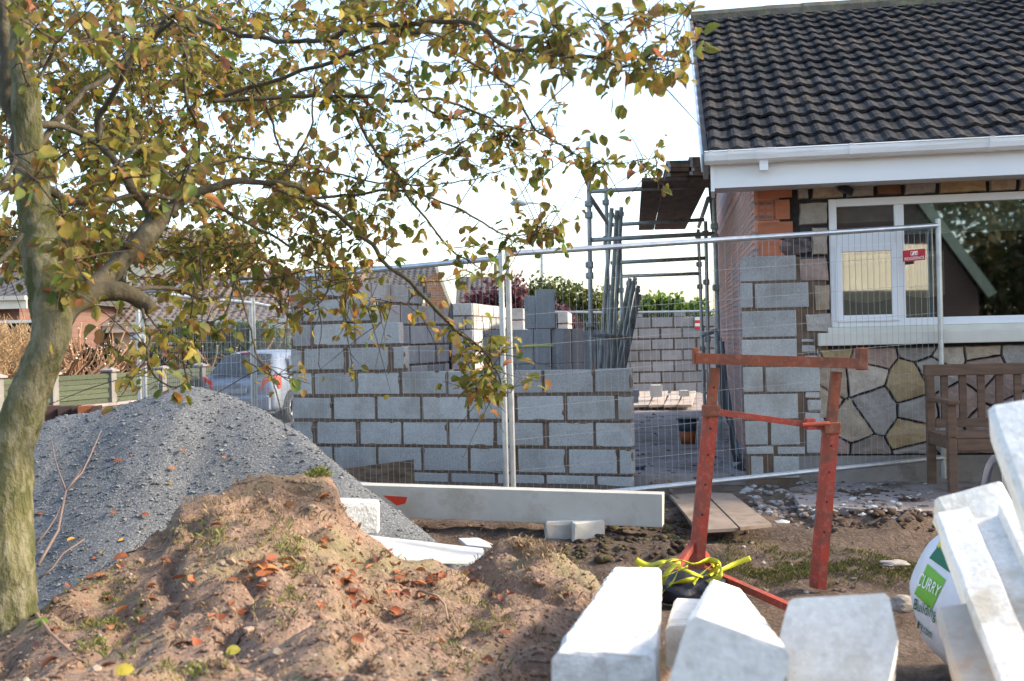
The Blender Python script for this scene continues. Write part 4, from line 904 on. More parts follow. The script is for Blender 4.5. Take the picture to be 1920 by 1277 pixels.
# gabled house centre back
def gablehouse(label, pxa, pxb, ye, yr, Y, label_name='house', m_=BRICK):
    p0 = P(pxa, ye, Y); p1 = P(pxb, ye, Y); zr_ = P(pxb, yr, Y+3).z; root = thing('house', (p1.x, Y, 0), label, 'house', 'houses across the street')
    d = V((.22, 1, 0)).normalized()*7; b = MB()
    gp = [p1+V((0, .4, 0)), p1+d*.5+V((0, .2, zr_-p1.z)), p1+d]; lo = [p1+V((0, .4, -p1.z)), p1+d+V((0, 0, -p1.z))]
    b.prism([lo[0], gp[0], gp[1], gp[2], lo[1]], V((-(p1.x-p0.x), 0, 0)), 0, (1, 1, 1)); b.build('walls', m_, root)
    b = MB(); n_ = UP*.14; b.prism([p0-V((.2, .1, .1)), p1+V((.25, -.1, -.1)), p1+d*.5+V((.25, .2, zr_-p1.z+.02)), V((p0.x, p1.y, p1.z))+d*.5+V((-.2, .2, zr_-p1.z+.02))], n_); b.build('roof', RT2, root)
    b = MB(); b.sweep([(-.03, -.2), (.03, -.2), (.03, .12), (-.03, .12)], p1+V((.29, -.15, 0)), p1+d*.5+V((.29, .2, zr_-p1.z+.05))); b.sweep([(-.03, -.2), (.03, -.2), (.03, .12), (-.03, .12)], p1+V((.29, 0, 0))+d, p1+d*.5+V((.29, .2, zr_-p1.z+.05))); b.build('bargeboard', CREAM, root)
    return root
OB = brickmat('orange_brick', (.50, .22, .10), (.42, .18, .085), (.45, .36, .28))
def backhouse(label, Y, wall, roofq, m_):
    p = [P(x, y, Y) for x, y in wall]; root = thing('house', (p[0].x, Y, 0), label, 'house', 'houses across the street')
    b = MB(); b.prism([V((q.x, Y, q.z)) for q in p], V((-.5, 6, 0))); b.build('walls', m_, root)
    b = MB(); q = [P(x, y, Y+dy) for x, y, dy in roofq]; b.prism(q, V((0, .12, .12))); b.build('roof', RT2, root)
    return root
hh = backhouse('house with dark tiled roof and sunlit orange brick gable behind the tree branches', 36, [(800, 640), (800, 522), (817, 506), (845, 578), (845, 640)], [(630, 565, -.4), (806, 562, -.4), (819, 503, 2.5), (630, 507, 2.5)], OB)
b = MB(); b.prism([P(815, 500, 35.8), P(821, 500, 35.8), P(851, 579, 35.8), P(846, 581, 35.8)], V((0, .25, 0))); b.build('bargeboard', CREAM, hh)
b = MB(); b.box(P(632, 640, 35.9), P(799, 640, 35.9)-P(632, 640, 35.9), (0, 3, 0), (0, 0, P(632, 568, 35.9).z-P(632, 640, 35.9).z)); b.build('front_wall', CREAM, hh)
backhouse('house with plain dark roof left of the purple hedge', 44, [(858, 640), (858, 576), (930, 576), (930, 640)], [(854, 577, -.3), (934, 577, -.3), (930, 524, 3), (858, 524, 3)], OB)
# street lamp
lt_ = thing('street_lamp', (P(1014, 560, 38).x, 38, 0), 'grey street lamp with curved arm rising above the hedges', 'street lamp')
b = MB(); b.tube([P(1018, 640, 38), P(1017, 520, 38), P(1016, 420, 38), P(1014, 385.5, 38)], [.07, .07, .05, .045], 8, 0, (.5, .55, .57)); b.build('pole', PLAIN, lt_, smooth=True)
b = MB(); b.tube([P(1014, 386, 38), P(1011, 382, 38), P(1005, 381, 38), P(988, 380.5, 38)], .03, 6, 0, (.5, .55, .57)); b.build('arm', PLAIN, lt_, smooth=True)
b = MB(); b.tube([P(989, 381, 38), P(985, 381, 38), P(975, 380.5, 38), P(962, 381, 38), P(956, 382, 38)], [.05, .085, .11, .09, .02], 8, 0, (.30, .36, .42)); b.build('lamp_head', PLAIN, lt_, smooth=True)
pt = P(1016, 530, 38)
tp = thing('telegraph_pole', P(930, 640, 42), 'distant thin wooden pole with a wire behind the middle fence post', 'pole')
b = MB(); b.tube([P(931, 640, 42), P(930, 494, 42)], .09, 6, 0, (.22, .22, .12)); b.build('pole', PLAIN, tp); b = MB(); b.tube([P(930, 512, 42), P(990, 513, 42), P(1105, 518, 45), P(1300, 530, 50)], .012, 4, 0, (.3, .3, .3)); b.build('wire', PLAIN, tp)

# ================= CAR
def car():
    L_, W_ = 3.95, 1.68; yaw = math.atan2(.3, .95)          # heading away to the right
    f = V((math.sin(yaw), math.cos(yaw), 0)); r_ = V((math.cos(yaw), -math.sin(yaw), 0))
    rl = P(374, 790, 23.2); z0 = .075; rear = V((rl.x, 23.2, 0))+r_*(W_/2)
    root = thing('parked_car', (rear.x, rear.y, z0), 'silver hatchback car parked beyond the fence, seen from behind', 'car')
    def C(x, y, z): return V((rear.x, rear.y, z0))+f*x+r_*y+UP*z       # x forward from rear bumper, y right
    # stations: x, (z, halfwidth) rings from sill up to roof centre
    st_ = []
    def ring(x, zb, zs, zw, zr, ws, ww, wr, wb):  # bottom, shoulder, waist, roof
        return [(x, wb*.97, zb), (x, wb, zb+.12), (x, ws, zs), (x, ww, zw), (x, (ww*.45+wr*.55), zw+(zr-zw)*.55), (x, wr, zr-.05), (x, wr*.75, zr), (x, 0, zr+.015)]
    rs = [ring(.00, .30, .55, .74, .80, .70, .68, .60, .70), ring(.05, .24, .60, .82, .88, .79, .75, .64, .79), ring(.16, .22, .64, .93, .99, .82, .78, .64, .82), ring(.34, .22, .68, .96, 1.20, .84, .79, .62, .84), ring(.52, .22, .70, .97, 1.38, .84, .79, .58, .84), ring(.72, .22, .72, .97, 1.44, .84, .79, .56, .84), ring(1.3, .22, .72, .95, 1.46, .84, .80, .57, .84), ring(2.0, .22, .72, .93, 1.44, .84, .80, .56, .84), ring(2.5, .22, .72, .92, 1.30, .84, .80, .58, .84), ring(2.95, .22, .72, .93, .98, .84, .78, .66, .84), ring(3.5, .22, .68, .86, .88, .82, .74, .6, .82), ring(3.85, .25, .58, .72, .74, .74, .64, .5, .74), ring(3.95, .32, .5, .6, .62, .6, .5, .4, .6)]
    b = MB(); n = 15; vs = []
    for rg in rs:
        full = [C(x, y, z) for x, y, z in rg]+[C(x, -y, z) for x, y, z in rg[:-1][::-1]]; vs += full
    fs = [(i*n+k, i*n+(k+1) % n, (i+1)*n+(k+1) % n, (i+1)*n+k) for i in range(len(rs)-1) for k in range(n)]+[tuple(range(n)), tuple((len(rs)-1)*n+k for k in range(n))[::-1]]
    b.add(vs, fs); o = b.build('body', CARP, root, smooth=True); md = o.modifiers.new('s', 'SUBSURF'); md.levels = 1; md.render_levels = 2
    CG = mat('car_glass', (.03, .035, .04), rough=.06, attr=False, spec=.8)
    def panel(name, q, m_, c=(1, 1, 1), bul=.06, n_=8, par_=root):
        b = MB(); bot, top = q[:2], q[2:]; vs = []; c0 = sum(q, V((0, 0, 0)))/4; cc = C(1.8, 0, .8)
        for j in range(n_+1):
            for i in range(n_+1):
                a_ = bot[0].lerp(bot[1], i/n_); d_ = top[0].lerp(top[1], i/n_); vs.append(a_.lerp(d_, j/n_)+(-f*.8+UP*.5)*(.022+bul*math.sin(PI*i/n_)**.7*(.6+.4*math.sin(PI*j/n_))))
        b.add(vs, [(j*(n_+1)+i, j*(n_+1)+i+1, (j+1)*(n_+1)+i+1, (j+1)*(n_+1)+i) for j in range(n_) for i in range(n_)], 0, c)
        o = b.build(name, m_, par_, fix=False, smooth=True); return o
    panel('rear_window', [C(.10, -.66, .965), C(.10, .66, .965), C(.52, -.52, 1.36), C(.52, .52, 1.36)], CG)
    # side windows, right side
    S = lambda x, y, z: C(x, y, z)
    b = MB(); b.add([S(.64, .835, .98), S(1.15, .845, .98), S(1.12, .70, 1.34), S(.84, .70, 1.33)], [(0, 1, 2, 3)]); b.build('side_window', CG, root, fix=False)
    b = MB(); b.add([S(1.20, .845, .98), S(2.35, .845, .96), S(1.95, .70, 1.33), S(1.17, .70, 1.345)], [(0, 1, 2, 3)]); b.build('side_window', CG, root, fix=False)
    RL = mat('tail_light', (.55, .02, .015), (.8, .10, .06), 30, .2, attr=False)
    for s_ in (-1, 1):
        b = MB(); pr = [C(-.015, s_*.52, .70), C(.01, s_*.70, .66), C(.20, s_*.84, .70), C(.26, s_*.825, .92), C(.08, s_*.79, .97), C(.02, s_*.58, .88)]; b.prism(pr, f*.06); b.build('tail_light', RL, root)
    b = MB(); b.rbox(C(.46, -.17, 1.385), r_*.34, f*.04, UP*.03, .006, 0, (.5, .03, .02)); b.build('brake_light', PLAIN, root)
    b = MB(); b.rbox(C(-.05, -.74, .28), r_*1.48, f*.12, UP*.30, .05); b.build('bumper', CARP, root)
    b = MB(); b.rbox(C(-.058, -.25, .62), r_*.50, f*.02, UP*.09, .008, 0, (.3, .32, .35)); b.build('plate_recess', PLAIN, root)
    b = MB(); ce = C(-.02, 0, .80); k = 20
    for i in range(k):
        a0, a1 = 2*PI*i/k, 2*PI*(i+1)/k; b.tube([ce+r_*.065*math.cos(a0)+UP*.065*math.sin(a0), ce+r_*.065*math.cos(a1)+UP*.065*math.sin(a1)], .007, 5, 0, (.25, .27, .3), cap=False)
    def ln(p, q): b.tube([ce+r_*p[0]+UP*p[1], ce+r_*q[0]+UP*q[1]], .006, 5, 0, (.25, .27, .3))
    ln((-.025, .055), (0, .008)); ln((.025, .055), (0, .008)); ln((-.055, .028), (-.028, -.052)); ln((-.028, -.052), (0, 0)); ln((0, 0), (.028, -.052)); ln((.028, -.052), (.055, .028)); b.build('emblem', PLAIN, root)
    for x in (.72, 3.2):
        for s_ in (-1, 1):
            c0 = C(x, s_*.70, .31); c1 = C(x, s_*.86, .31)
            b = MB(); b.tube([c0, c0.lerp(c1, .15), c0.lerp(c1, .85), c1], [.29, .312, .312, .29], 28); w_ = b.build('wheel', TYRE, root, smooth=False)
            b = MB(); ax = (c1-c0).normalized(); b.tube([c1-ax*.01, c1+ax*.006], .205, 24, 0, (.12, .12, .13))
            for i in range(5):
                a_ = 2*PI*i/5+.3; e = (f*math.cos(a_)+UP*math.sin(a_)); q_ = e.cross(ax)*.03; b.prism([c1+ax*.012+q_, c1+ax*.012+e*.20+q_*1.4, c1+ax*.012+e*.20-q_*1.4, c1+ax*.012-q_], ax*.012, 0, (.6, .62, .65))
            b.tube([c1+ax*.01, c1+ax*.03], .04, 12, 0, (.5, .5, .52)); b.build('rim', PLAIN, w_)
        for s_ in (-1, 1):
            b = MB(); c1 = C(x, s_*.842, .31); ax = r_*s_; pr = []
            for i in range(13): a_ = PI*i/12; pr.append(c1+f*.37*math.cos(a_)+UP*.37*math.sin(a_))
            b.prism(pr, ax*.006, 0, (.02, .02, .02)); b.build('wheel_arch', PLAIN, root)
    return root
car()

# ================= behind the photographer: what the window reflects
bk = thing('house', (2.2, -11, .2), 'brick house behind the photographer, seen reflected in the window', 'house', 'houses across the street')
b = MB(); b.prism([V((-.2, -10, 0)), V((4.3, -10, 0)), V((4.3, -10, 2.5)), V((2.05, -10, 6.0)), V((-.2, -10, 2.5))], V((0, -7, 0))); b.build('walls', brickmat('reflected_brick', (.13, .07, .055), (.10, .055, .045), (.12, .10, .09)), bk)
b = MB()
for s_ in (-1, 1): b.prism([V((2.05+s_*2.55, -9.7, 2.35)), V((2.05, -9.7, 6.25)), V((2.05, -17.2, 6.25)), V((2.05+s_*2.55, -17.2, 2.35))], UP*.12)
b.build('roof', RT2, bk)
b = MB()
for s_ in (-1, 1): b.sweep([(-.02, -.12), (.02, -.12), (.02, .1), (-.02, .1)], V((2.05+s_*2.55, -9.65, 2.38)), V((2.05, -9.65, 6.28)))
b.build('bargeboard', mat('dull_green_paint', (.22, .26, .20), rough=.6), bk)
ga = thing('reflected_block', (2.2, -6.5, .2), 'unseen cream block added behind the photographer for its reflection in the small window', 'reflected_block')
b = MB(); e_ = V((.86, -.5, 0)); g0_ = V((1.35, -5.5, 2.45)); b.box(g0_, e_*2.3, V((-.5, -.86, 0))*2, UP*.95); b.build('walls', CREAM, ga)  # added unseen block, turned sunward so its cream face shows in the glass
b = MB(); b.box(g0_+V((0, 0, -2.3)), e_*2.3, V((-.5, -.86, 0))*2, UP*2.3, 0, (.03, .035, .03)); b.build('dark_base', PLAIN, ga)
rt = random.Random(77)
for i, (x, y, s_) in enumerate([(5.9, -12.5, .9), (7.6, -13, 1), (10.5, -14, 1.1), (13.5, -13, 1.1), (5.8, -20, 1.3), (17, -16, 1.2), (8.8, -18, 1.2), (12, -19, 1.3)]):
    tr = thing('tree', (x, y, .1), 'tree behind the photographer reflected in the window glass', 'tree', 'trees behind the photographer'); b = MB()
    cl = [(V((x+rt.uniform(-2, 2)*s_, y+rt.uniform(-1.8, 1.8)*s_, rt.uniform(.9, 5.2)*s_)), rt.uniform(.7, 1.3)*s_) for _ in range(17)]
    def fn(r_):
        c0, rr_ = r_.choice(cl); d = V((r_.gauss(0, 1), r_.gauss(0, 1), r_.gauss(0, 1))).normalized(); return c0+d*rr_*r_.random()**.4
    leafcloud(b, 3000, fn, (.18, .36), [(.05, .07, .02), (.07, .07, .02), (.10, .08, .03)], rt); b.build('crown', HEDGE, tr, fix=False)
    b = MB(); b.tube([V((x, y, 0)), V((x+.1, y, 2)), V((x-.1, y, 4)), V((x, y, 5*s_))], [.22, .18, .12, .04], 8, 0, (.08, .06, .05)); b.build('trunk', PLAIN, tr)
# ================= GRAVEL HEAP
def interp(pts, x):
    if x <= pts[0][0]: return pts[0][1]
    for (a_, c_), (d_, e_) in zip(pts, pts[1:]):
        if x <= d_: t_ = (x-a_)/(d_-a_); return c_+(e_-c_)*t_
    return pts[-1][1]
YG = 8.4
gcr = [(-200, 840), (60, 800), (120, 783), (200, 768), (260, 748), (320, 730), (372, 724), (430, 741), (500, 777), (560, 820), (620, 868), (700, 935), (790, 1003), (880, 1070)]
def gheap(x, y):
    YR = interp([(430, YG), (560, 8.0), (680, 7.35), (900, 7.0)], 960+x/YG*F); px = 960+x/YR*F; zc = 1.6-(interp(gcr, px)-(638.5+.024*(960-px)))/F*YR
    s_ = .60*math.sqrt((y-YR)**2+.09)-.60*.3
    if y > YR: s_ *= 1.25
    zz = zc-s_
    # right flank comes forward like a cone
    return zz+.02*hz((x, y, 0), 1.6)+.012*hz((x, y, 4), 6)+.006*hz((x, y, 9), 22)
gxs = list(np.arange(-7.2, -.15, .045)); gys = list(np.arange(5.6, 10.6, .045))
def heapmesh(xs_, ys_, fz, name, m_, label, cat, gfn=gz):
    b = MB(); nx = len(xs_); vs = []; ok = []
    for y in ys_:
        for x in xs_:
            z = fz(x, y); g = gfn(x, y); ok.append(z > g-.05); vs.append((x, y, max(z, g-.05)))
    fs = []
    for j in range(len(ys_)-1):
        for i in range(nx-1):
            q = (j*nx+i, j*nx+i+1, (j+1)*nx+i+1, (j+1)*nx+i)
            if any(ok[k] for k in q): fs.append(q)
    used = sorted({k for f in fs for k in f}); mp = {k: i for i, k in enumerate(used)}
    b.add([vs[k] for k in used], [tuple(mp[k] for k in f) for f in fs]); return tag(b.build(name, m_, smooth=True, fix=False), label, cat)
gh = heapmesh(gxs, gys, gheap, 'gravel_heap', GRAVEL, 'large heap of grey gravel behind the tree trunk and earth mound', 'gravel heap')
def ongravel(r_):
    while True:
        px = r_.uniform(60, 860); y = r_.uniform(6.0, 8.6); x = (px-960)/F*y; z = gheap(x, y)
        if z > gz(x, y): return V((x, y, z+.002))
scatter('stone_chips', 3000, ongravel, 'loose angular grey stone chips covering the gravel heap', 'gravel', RUB, (.004, .011), 31, .5, [(.15, .16, .17), (.13, .14, .15), (.11, .115, .12), (.21, .22, .235)], 'stuff')
# ================= EARTH MOUND
mcr = [(-700, 1230), (-200, 1220), (0, 1180), (90, 1105), (180, 1062), (300, 985), (330, 932), (420, 905), (520, 889), (600, 879), (622, 900), (640, 958), (680, 1000), (740, 1038), (880, 1055), (925, 1022), (960, 1006), (1005, 1010), (1045, 1030), (1110, 1085), (1150, 1140), (1230, 1230), (1330, 1330), (1500, 1500), (1700, 1700)]
def ycrest(px): return interp([(-200, 3.3), (100, 3.9), (320, 4.5), (600, 4.9), (700, 4.7), (960, 4.9), (1150, 4.4), (1300, 4)], px)
def mound(x, y):
    y_ = max(y, .3); px = 960+x/y_*F; 
    Yc = ycrest(px); hzn = 638.5+.024*(960-px); zc = 1.6-(interp(mcr, px)-hzn)/F*Yc
    zn = interp([(-400, .92), (0, .93), (500, .95), (900, .90), (1150, .78), (1400, .3)], px)
    zn = min(zn, zc+.28)
    if y < Yc:
        t_ = max(0, min(1, (Yc-y)/(Yc-2.3))); z = zc+(zn-zc)*(t_**.9)
        z -= .11*math.sin(PI*t_)*(1 if zc < .95 else 1.3)
        if y < 2.3: z -= (2.3-y)*.1
    else: z = zc-(y-Yc)*1.15+.0
    nearf = 1 if y < Yc-.15 else .5
    z += nearf*(.055*hz((x+3, y, 0), 2.1)+.028*hz((x, y, 4), 5.0))+.009*hz((x, y, 9), 14)+.005*hz((x, y, 2), 38)
    rg = noise.noise(V((x*2.6+9, y*2.6, 1))); z -= nearf*.06*max(0, 1-abs(rg)*6)
    z += .02*max(0, noise.noise(V((x*7, y*7, 5))))*nearf
    return z
heapmesh(list(np.arange(-3.0, 1.35, .022)), list(np.arange(1.3, 5.9, .022)), mound, 'earth_mound', SOIL, 'mound of dug reddish brown soil with grass patches and dead leaves in the foreground', 'mound')
def mpos(px, py, seedY=None):
    # march the view ray onto the mound
    d = ray(px, py); d = d/d.y; t_ = 1.4
    while t_ < 9:
        p = V((d.x*t_, t_, CAMZ+d.z*t_)); h = max(mound(p.x, p.y), gz(p.x, p.y))
        if p.z <= h: p.z = h; return p
        t_ += .02
    return None
def gravpos(px, py):
    d = ray(px, py); d = d/d.y; t_ = 5.6
    while t_ < 12:
        p = V((d.x*t_, t_, CAMZ+d.z*t_))
        if p.z <= max(gheap(p.x, p.y), gz(p.x, p.y)): p.z = max(gheap(p.x, p.y), gz(p.x, p.y)); return p
        t_ += .02
    return None
# leaf shape
LP = [(0, 0), (.14, .15), (.34, .25), (.58, .27), (.82, .20), (1, 0), (.82, -.20), (.58, -.27), (.34, -.25), (.14, -.15)]
def leaf(b, p, d, n_, s_, c, curl=.25, wide=1.25, rn=None):
    d = d.normalized(); n_ = (n_-d*n_.dot(d))
    if n_.length < 1e-3: n_ = d.orthogonal()
    n_.normalize(); sd_ = d.cross(n_); vs = []
    for (x, y) in LP:
        vs.append(p+d*(x*s_)+sd_*(y*s_*wide)+n_*(-curl*s_*(x**2)*.8+abs(y)*s_*.7*curl*2))
    mid = [p+d*(.36*s_)-n_*curl*s_*.10, p+d*(.70*s_)-n_*curl*s_*.39]
    if rn:
        for i_ in range(1, 10):
            if rn.random() < .22: vs[i_] = vs[i_].lerp(p+d*(LP[i_][0]*s_), rn.uniform(.2, .6))
    b.add(vs+mid, [(0, 1, 2, 10), (0, 10, 8, 9), (2, 3, 4, 11, 10), (10, 11, 6, 7, 8), (4, 5, 11), (11, 5, 6)], 0, c)
    if rn:
        k_ = rn.random(); e_ = rn.choice([(.34, .15, .09), (.42, .28, .05), (.26, .12, .07), (.14, .20, .04), c])
        mixc = lambda t_: tuple(c[j]*(1-t_)+e_[j]*t_ for j in range(3))
        b.c[-2] = mixc(.85); b.c[-1] = mixc(.7); b.c[-3 if k_ < .5 else -4] = mixc(.45)
rl = random.Random(21)
BR = [(.40, .13, .05), (.30, .085, .035), (.48, .19, .08), (.24, .08, .045), (.42, .16, .06)]
b = MB()
zones = [(280, 1010, 360, 1110, 20), (440, 560, 1040, 1100, 30), (600, 720, 1050, 1150, 22), (640, 730, 1110, 1200, 18), (680, 900, 1060, 1130, 30), (560, 1100, 900, 1277, 30), (0, 600, 1060, 1277, 26), (480, 900, 940, 1060, 24), (120, 330, 1000, 1200, 20)]
for (x0, x1, y0, y1, n) in zones:
    if y0 > y1: y0, y1 = y1, y0
    for i in range(n):
        if x1 < x0: x0, x1 = x1, x0
        p = mpos(rl.gauss((x0+x1)/2, abs(x1-x0)/4), rl.gauss((y0+y1)/2, abs(y1-y0)/4))
        if p is None: continue
        a_ = rl.uniform(0, 6.28); leaf(b, p+UP*.006, V((math.cos(a_), math.sin(a_), rl.uniform(-.1, .35))), V((rl.gauss(0, .35), rl.gauss(0, .35), 1)), rl.uniform(.028, .055), tint(rl, rl.choice(BR), .25), rl.uniform(.1, .7), 1.1)
tag(b.build('dead_leaves', LITTER, fix=False, smooth=True), 'orange brown dead leaves littered over the earth mound', 'leaves', kind='stuff')
b = MB()
for (px_, py_) in [(343, 868-20), (247, 859), (208, 962), (262, 971), (143, 1015), (221, 1018), (313, 885), (285, 1045), (80, 970), (355, 756), (270, 1000), (190, 1040), (330, 1000), (173, 1053), (230, 870), (322, 915), (420, 860), (480, 930)]:
    p = gravpos(px_, py_); a_ = rl.uniform(0, 6.28)
    if p: leaf(b, p+UP*.008, V((math.cos(a_), math.sin(a_), .2)), V((0, -.3, 1)), rl.uniform(.05, .075), tint(rl, rl.choice(BR[:3]+[(.6, .35, .06)]), .2), .4, 1.1)
tag(b.build('dead_leaves', LITTER, fix=False, smooth=True), 'few orange and yellow fallen leaves lying on the gravel heap', 'leaves', kind='stuff')
for (px_, py_, c, lab) in [(445, 1232, (.42, .38, .06), 'bright yellow fallen leaf on the mound near the bottom edge'), (243, 1272, (.45, .36, .05), 'bright yellow fallen leaf at the bottom edge left'), (85, 1178, (.16, .26, .03), 'bright green leaf lying beside the foot of the tree trunk')]:
    p = mpos(px_, py_); b = MB(); leaf(b, p+UP*.012+V((-.03, 0, 0)), V((1, .1, .25)), V((0, -.8, .6)), .038, c, .3, 1.3); tag(b.build('fallen_leaf', LITTER, fix=False, smooth=True), lab, 'leaf')
# grass tufts on the mound
def grass(name, label, zones, seed, pos, hgt=(.012, .032), cols=((.22, .26, .06), (.28, .30, .08), (.36, .31, .13), (.17, .22, .05))):
    r_ = random.Random(seed); b = MB()
    for (cx_, cy_, sx, sy, n) in zones:
        for i in range(n):
            px_ = r_.gauss(cx_, sx/2); py_ = r_.gauss(cy_, sy/2)
            p = pos(px_, py_)
            if p is None: continue
            if noise.noise(V((p.x*6, p.y*6, 1))) < -.15: continue
            for k in range(3):
                q = p+V((r_.uniform(-.015, .015), r_.uniform(-.015, .015), -.004)); h = r_.uniform(*hgt); a_ = r_.uniform(0, 6.28); l_ = r_.uniform(.1, .9)*h; e = V((math.cos(a_), math.sin(a_), 0)); sd_ = V((-e.y, e.x, 0))*.0012
                b.add([q-sd_, q+sd_, q+e*l_*.4+UP*h*.6+sd_*.7, q+e*l_+UP*h*.8, q+e*l_*.4+UP*h*.6-sd_*.7], [(0, 1, 2, 3, 4)], 0, tint(r_, r_.choice(cols), .25))
    return tag(b.build(name, GRASS, fix=False), label, 'grass', kind='stuff')
grass('grass', 'thin green and straw coloured grass patches on the mound', [(535, 1065, 55, 90, 260), (205, 1160, 80, 70, 220), (410, 1005, 80, 30, 110), (600, 892, 34, 14, 300), (175, 1200, 40, 40, 90), (880, 1190, 80, 90, 110), (330, 1265, 120, 24, 60), (1080, 1080, 50, 40, 30)], 3, mpos)
grass('grass', 'dry pale root fibres over the bare soil of the mound', [(500, 1150, 500, 160, 380), (450, 970, 250, 70, 300), (950, 1100, 250, 120, 260), (985, 1035, 70, 30, 160)], 4, mpos, (.012, .04), ((.36, .25, .15), (.28, .19, .12), (.42, .32, .2)))
def gpos(px_, py_):
    p = G(px_, py_, .22); 
    if p.y > 12 or p.y < 2: return None
    p.z = gz(p.x, p.y); return p
grass('grass', 'short worn strip of grass on the mud behind the red trestle', [(1560, 1075, 260, 22, 1700), (1500, 1060, 180, 18, 400), (1430, 1082, 90, 14, 500), (1700, 1080, 120, 26, 600), (1100, 1010, 120, 16, 300)], 5, gpos, (.015, .04), ((.15, .18, .05), (.18, .18, .06), (.21, .17, .08), (.12, .13, .045)))
# small clods and stones on the mound
def onm(r_):
    while True:
        p = mpos(r_.uniform(0, 1150), r_.uniform(900, 1290))
        if p: return p
scatter('soil_crumbs', 800, onm, 'crumbs of soil and small stones on the mound', 'soil', RUB, (.003, .010), 32, .7, [(.26, .16, .105), (.2, .12, .08), (.30, .20, .14), (.28, .18, .13), (.36, .28, .22)], 'stuff')
scatter('soil_crumbs', 5000, onm, 'fine crumbs of loose soil over the mound', 'soil', RUB, (.0018, .0045), 33, .8, [(.27, .18, .13), (.21, .135, .098), (.17, .11, .08)], 'stuff')
# thin roots and twigs
def rootpx(pts, r0, label, c=(.22, .14, .09), pos=mpos, lift=.015):
    q = [pos(x, y) for x, y in pts]; q = [p for p in q if p]; b = MB(); n = len(q); q = [p+UP*(lift*math.sin(PI*i/max(1, n-1))+.004) for i, p in enumerate(q)]
    b.tube(q, [r0*(1-.6*i/n) for i in range(n)], 6, 0, c); tag(b.build('dead_twig', PLAIN, smooth=True), label, 'twig')
rootpx([(45, 1120), (70, 1165), (95, 1200), (140, 1235)], .007, 'bent brown root beside the foot of the tree trunk', (.26, .17, .12))
rootpx([(785, 1118), (820, 1127), (835, 1145), (840, 1165)], .005, 'curved pale root on the middle of the mound', (.34, .24, .16))
rootpx([(740, 1060), (760, 1048), (775, 1035), (782, 1018)], .006, 'short light twig poking up by the white board', (.40, .28, .18), lift=.05)
rootpx([(300, 962), (318, 972), (338, 988)], .007, 'short twig at the left shoulder of the mound', (.30, .2, .13))
rootpx([(112, 1262), (140, 1250), (158, 1245)], .004, 'dark thin twig at the bottom left of the mound', (.08, .05, .04))
rootpx([(445, 1215), (455, 1200), (467, 1183)], .003, 'dark thin twig above the yellow fallen leaf', (.07, .05, .04))
rootpx([(200, 1060), (230, 1045), (275, 1030)], .010, 'dark stick lying where the mound meets the gravel', (.10, .07, .05))
# dead branch lying on the gravel heap
br = [[(78, 1075), (95, 1045), (115, 1010), (122, 975), (130, 935)], [(130, 935), (118, 905), (108, 870), (103, 840)], [(130, 935), (150, 908), (168, 880), (185, 845)], [(130, 935), (160, 900), (178, 862), (195, 822)], [(75, 1035), (95, 1010), (112, 985), (120, 965)], [(80, 1100), (105, 1080), (125, 1052), (165, 1025)]]
b = MB()
for i, pl in enumerate(br):
    q = [gravpos(x, y) for x, y in pl]; q = [p+V((0, -.05, .05)) for p in q if p]
    if len(q) > 1: b.tube(q, [(.011 if i == 0 else .007)*(1-.5*j/len(q)) for j in range(len(q))], 6, 0, (.17, .12, .10))
tag(b.build('dead_branch', PLAIN, smooth=True), 'forked bare branch lying on the gravel right of the tree trunk', 'branch')
# concrete lump and white boards between mound and gravel
p = P(628, 1000, 5.9); b = MB(); b.rbox(p, (.22, .05, -.02), (-.03, .16, 0), (.01, 0, .16), .025, 0, (1, 1, 1), .012, 4); tag(b.build('concrete_lump', CONCR), 'broken pale concrete lump between the mound and the gravel heap', 'concrete block')
WB = mat('white_board', (.46, .475, .48), (.38, .39, .40), 5, .7, .2, 30, dirt=((.35, .34, .32), 6))
b = MB(); q = [P(690, 1003, 6.3), P(768, 1018, 6.5), P(905, 1028, 6.5), P(915, 1052, 6.0), P(760, 1050, 5.7), P(735, 1040, 5.7)]
b.prism(q, -UP*.015); tag(b.build('white_board', WB), 'flat white board lying between the earth mound and the gravel', 'board')
b = MB(); q = [P(860, 1009, 7.0), P(897, 1008, 7.1), P(928, 1022, 6.7), P(925, 1027, 6.5), P(875, 1022, 6.6)]; b.prism(q, -UP*.015); tag(b.build('white_board', WB), 'small white board end at the right toe of the gravel heap', 'board')
b = MB(); q = [P(745, 1036, 6.6), P(745, 1029, 6.7), P(928, 1028, 6.5), P(928, 1034, 6.4)]; b.prism(q, V((0, .05, -.01))); tag(b.build('timber_batten', PLANK), 'thin brown batten under the small white board end', 'batten')

# ================= RED TRESTLE
tr = thing('trestle', G(1430, 1110, .22), 'red rusty steel builders trestle standing on the mud', 'trestle')
YT = 6.3
def chan(b, p0, p1, wd, dp, up, m=0, th=.006):       # angle-iron: one flange across, one deep
    b.sweep([(-wd/2, -dp/2), (wd/2, -dp/2), (wd/2, dp/2), (-wd/2, dp/2)], p0, p1, up, m)
toY = (0, 1, 0)
b = MB(); a_ = P(1303, 672, YT); c_ = P(1620, 682, YT-.05); b.sweep([(-.045, -.028), (.045, -.028), (.045, .028), (.039, .028), (.039, -.02), (-.039, -.02), (-.039, .028), (-.045, .028)], a_, c_, UP)
b.rbox(P(1303, 682, YT)-V((.01, .04, 0)), (.03, 0, 0), (0, .08, 0), (0, 0, .085), .004); b.rbox(P(1608, 694, YT-.05)-V((0, .04, 0)), (.046, 0, 0), (0, .08, 0), (0, 0, .118), .004)
b.build('top_bar', RUST, tr)
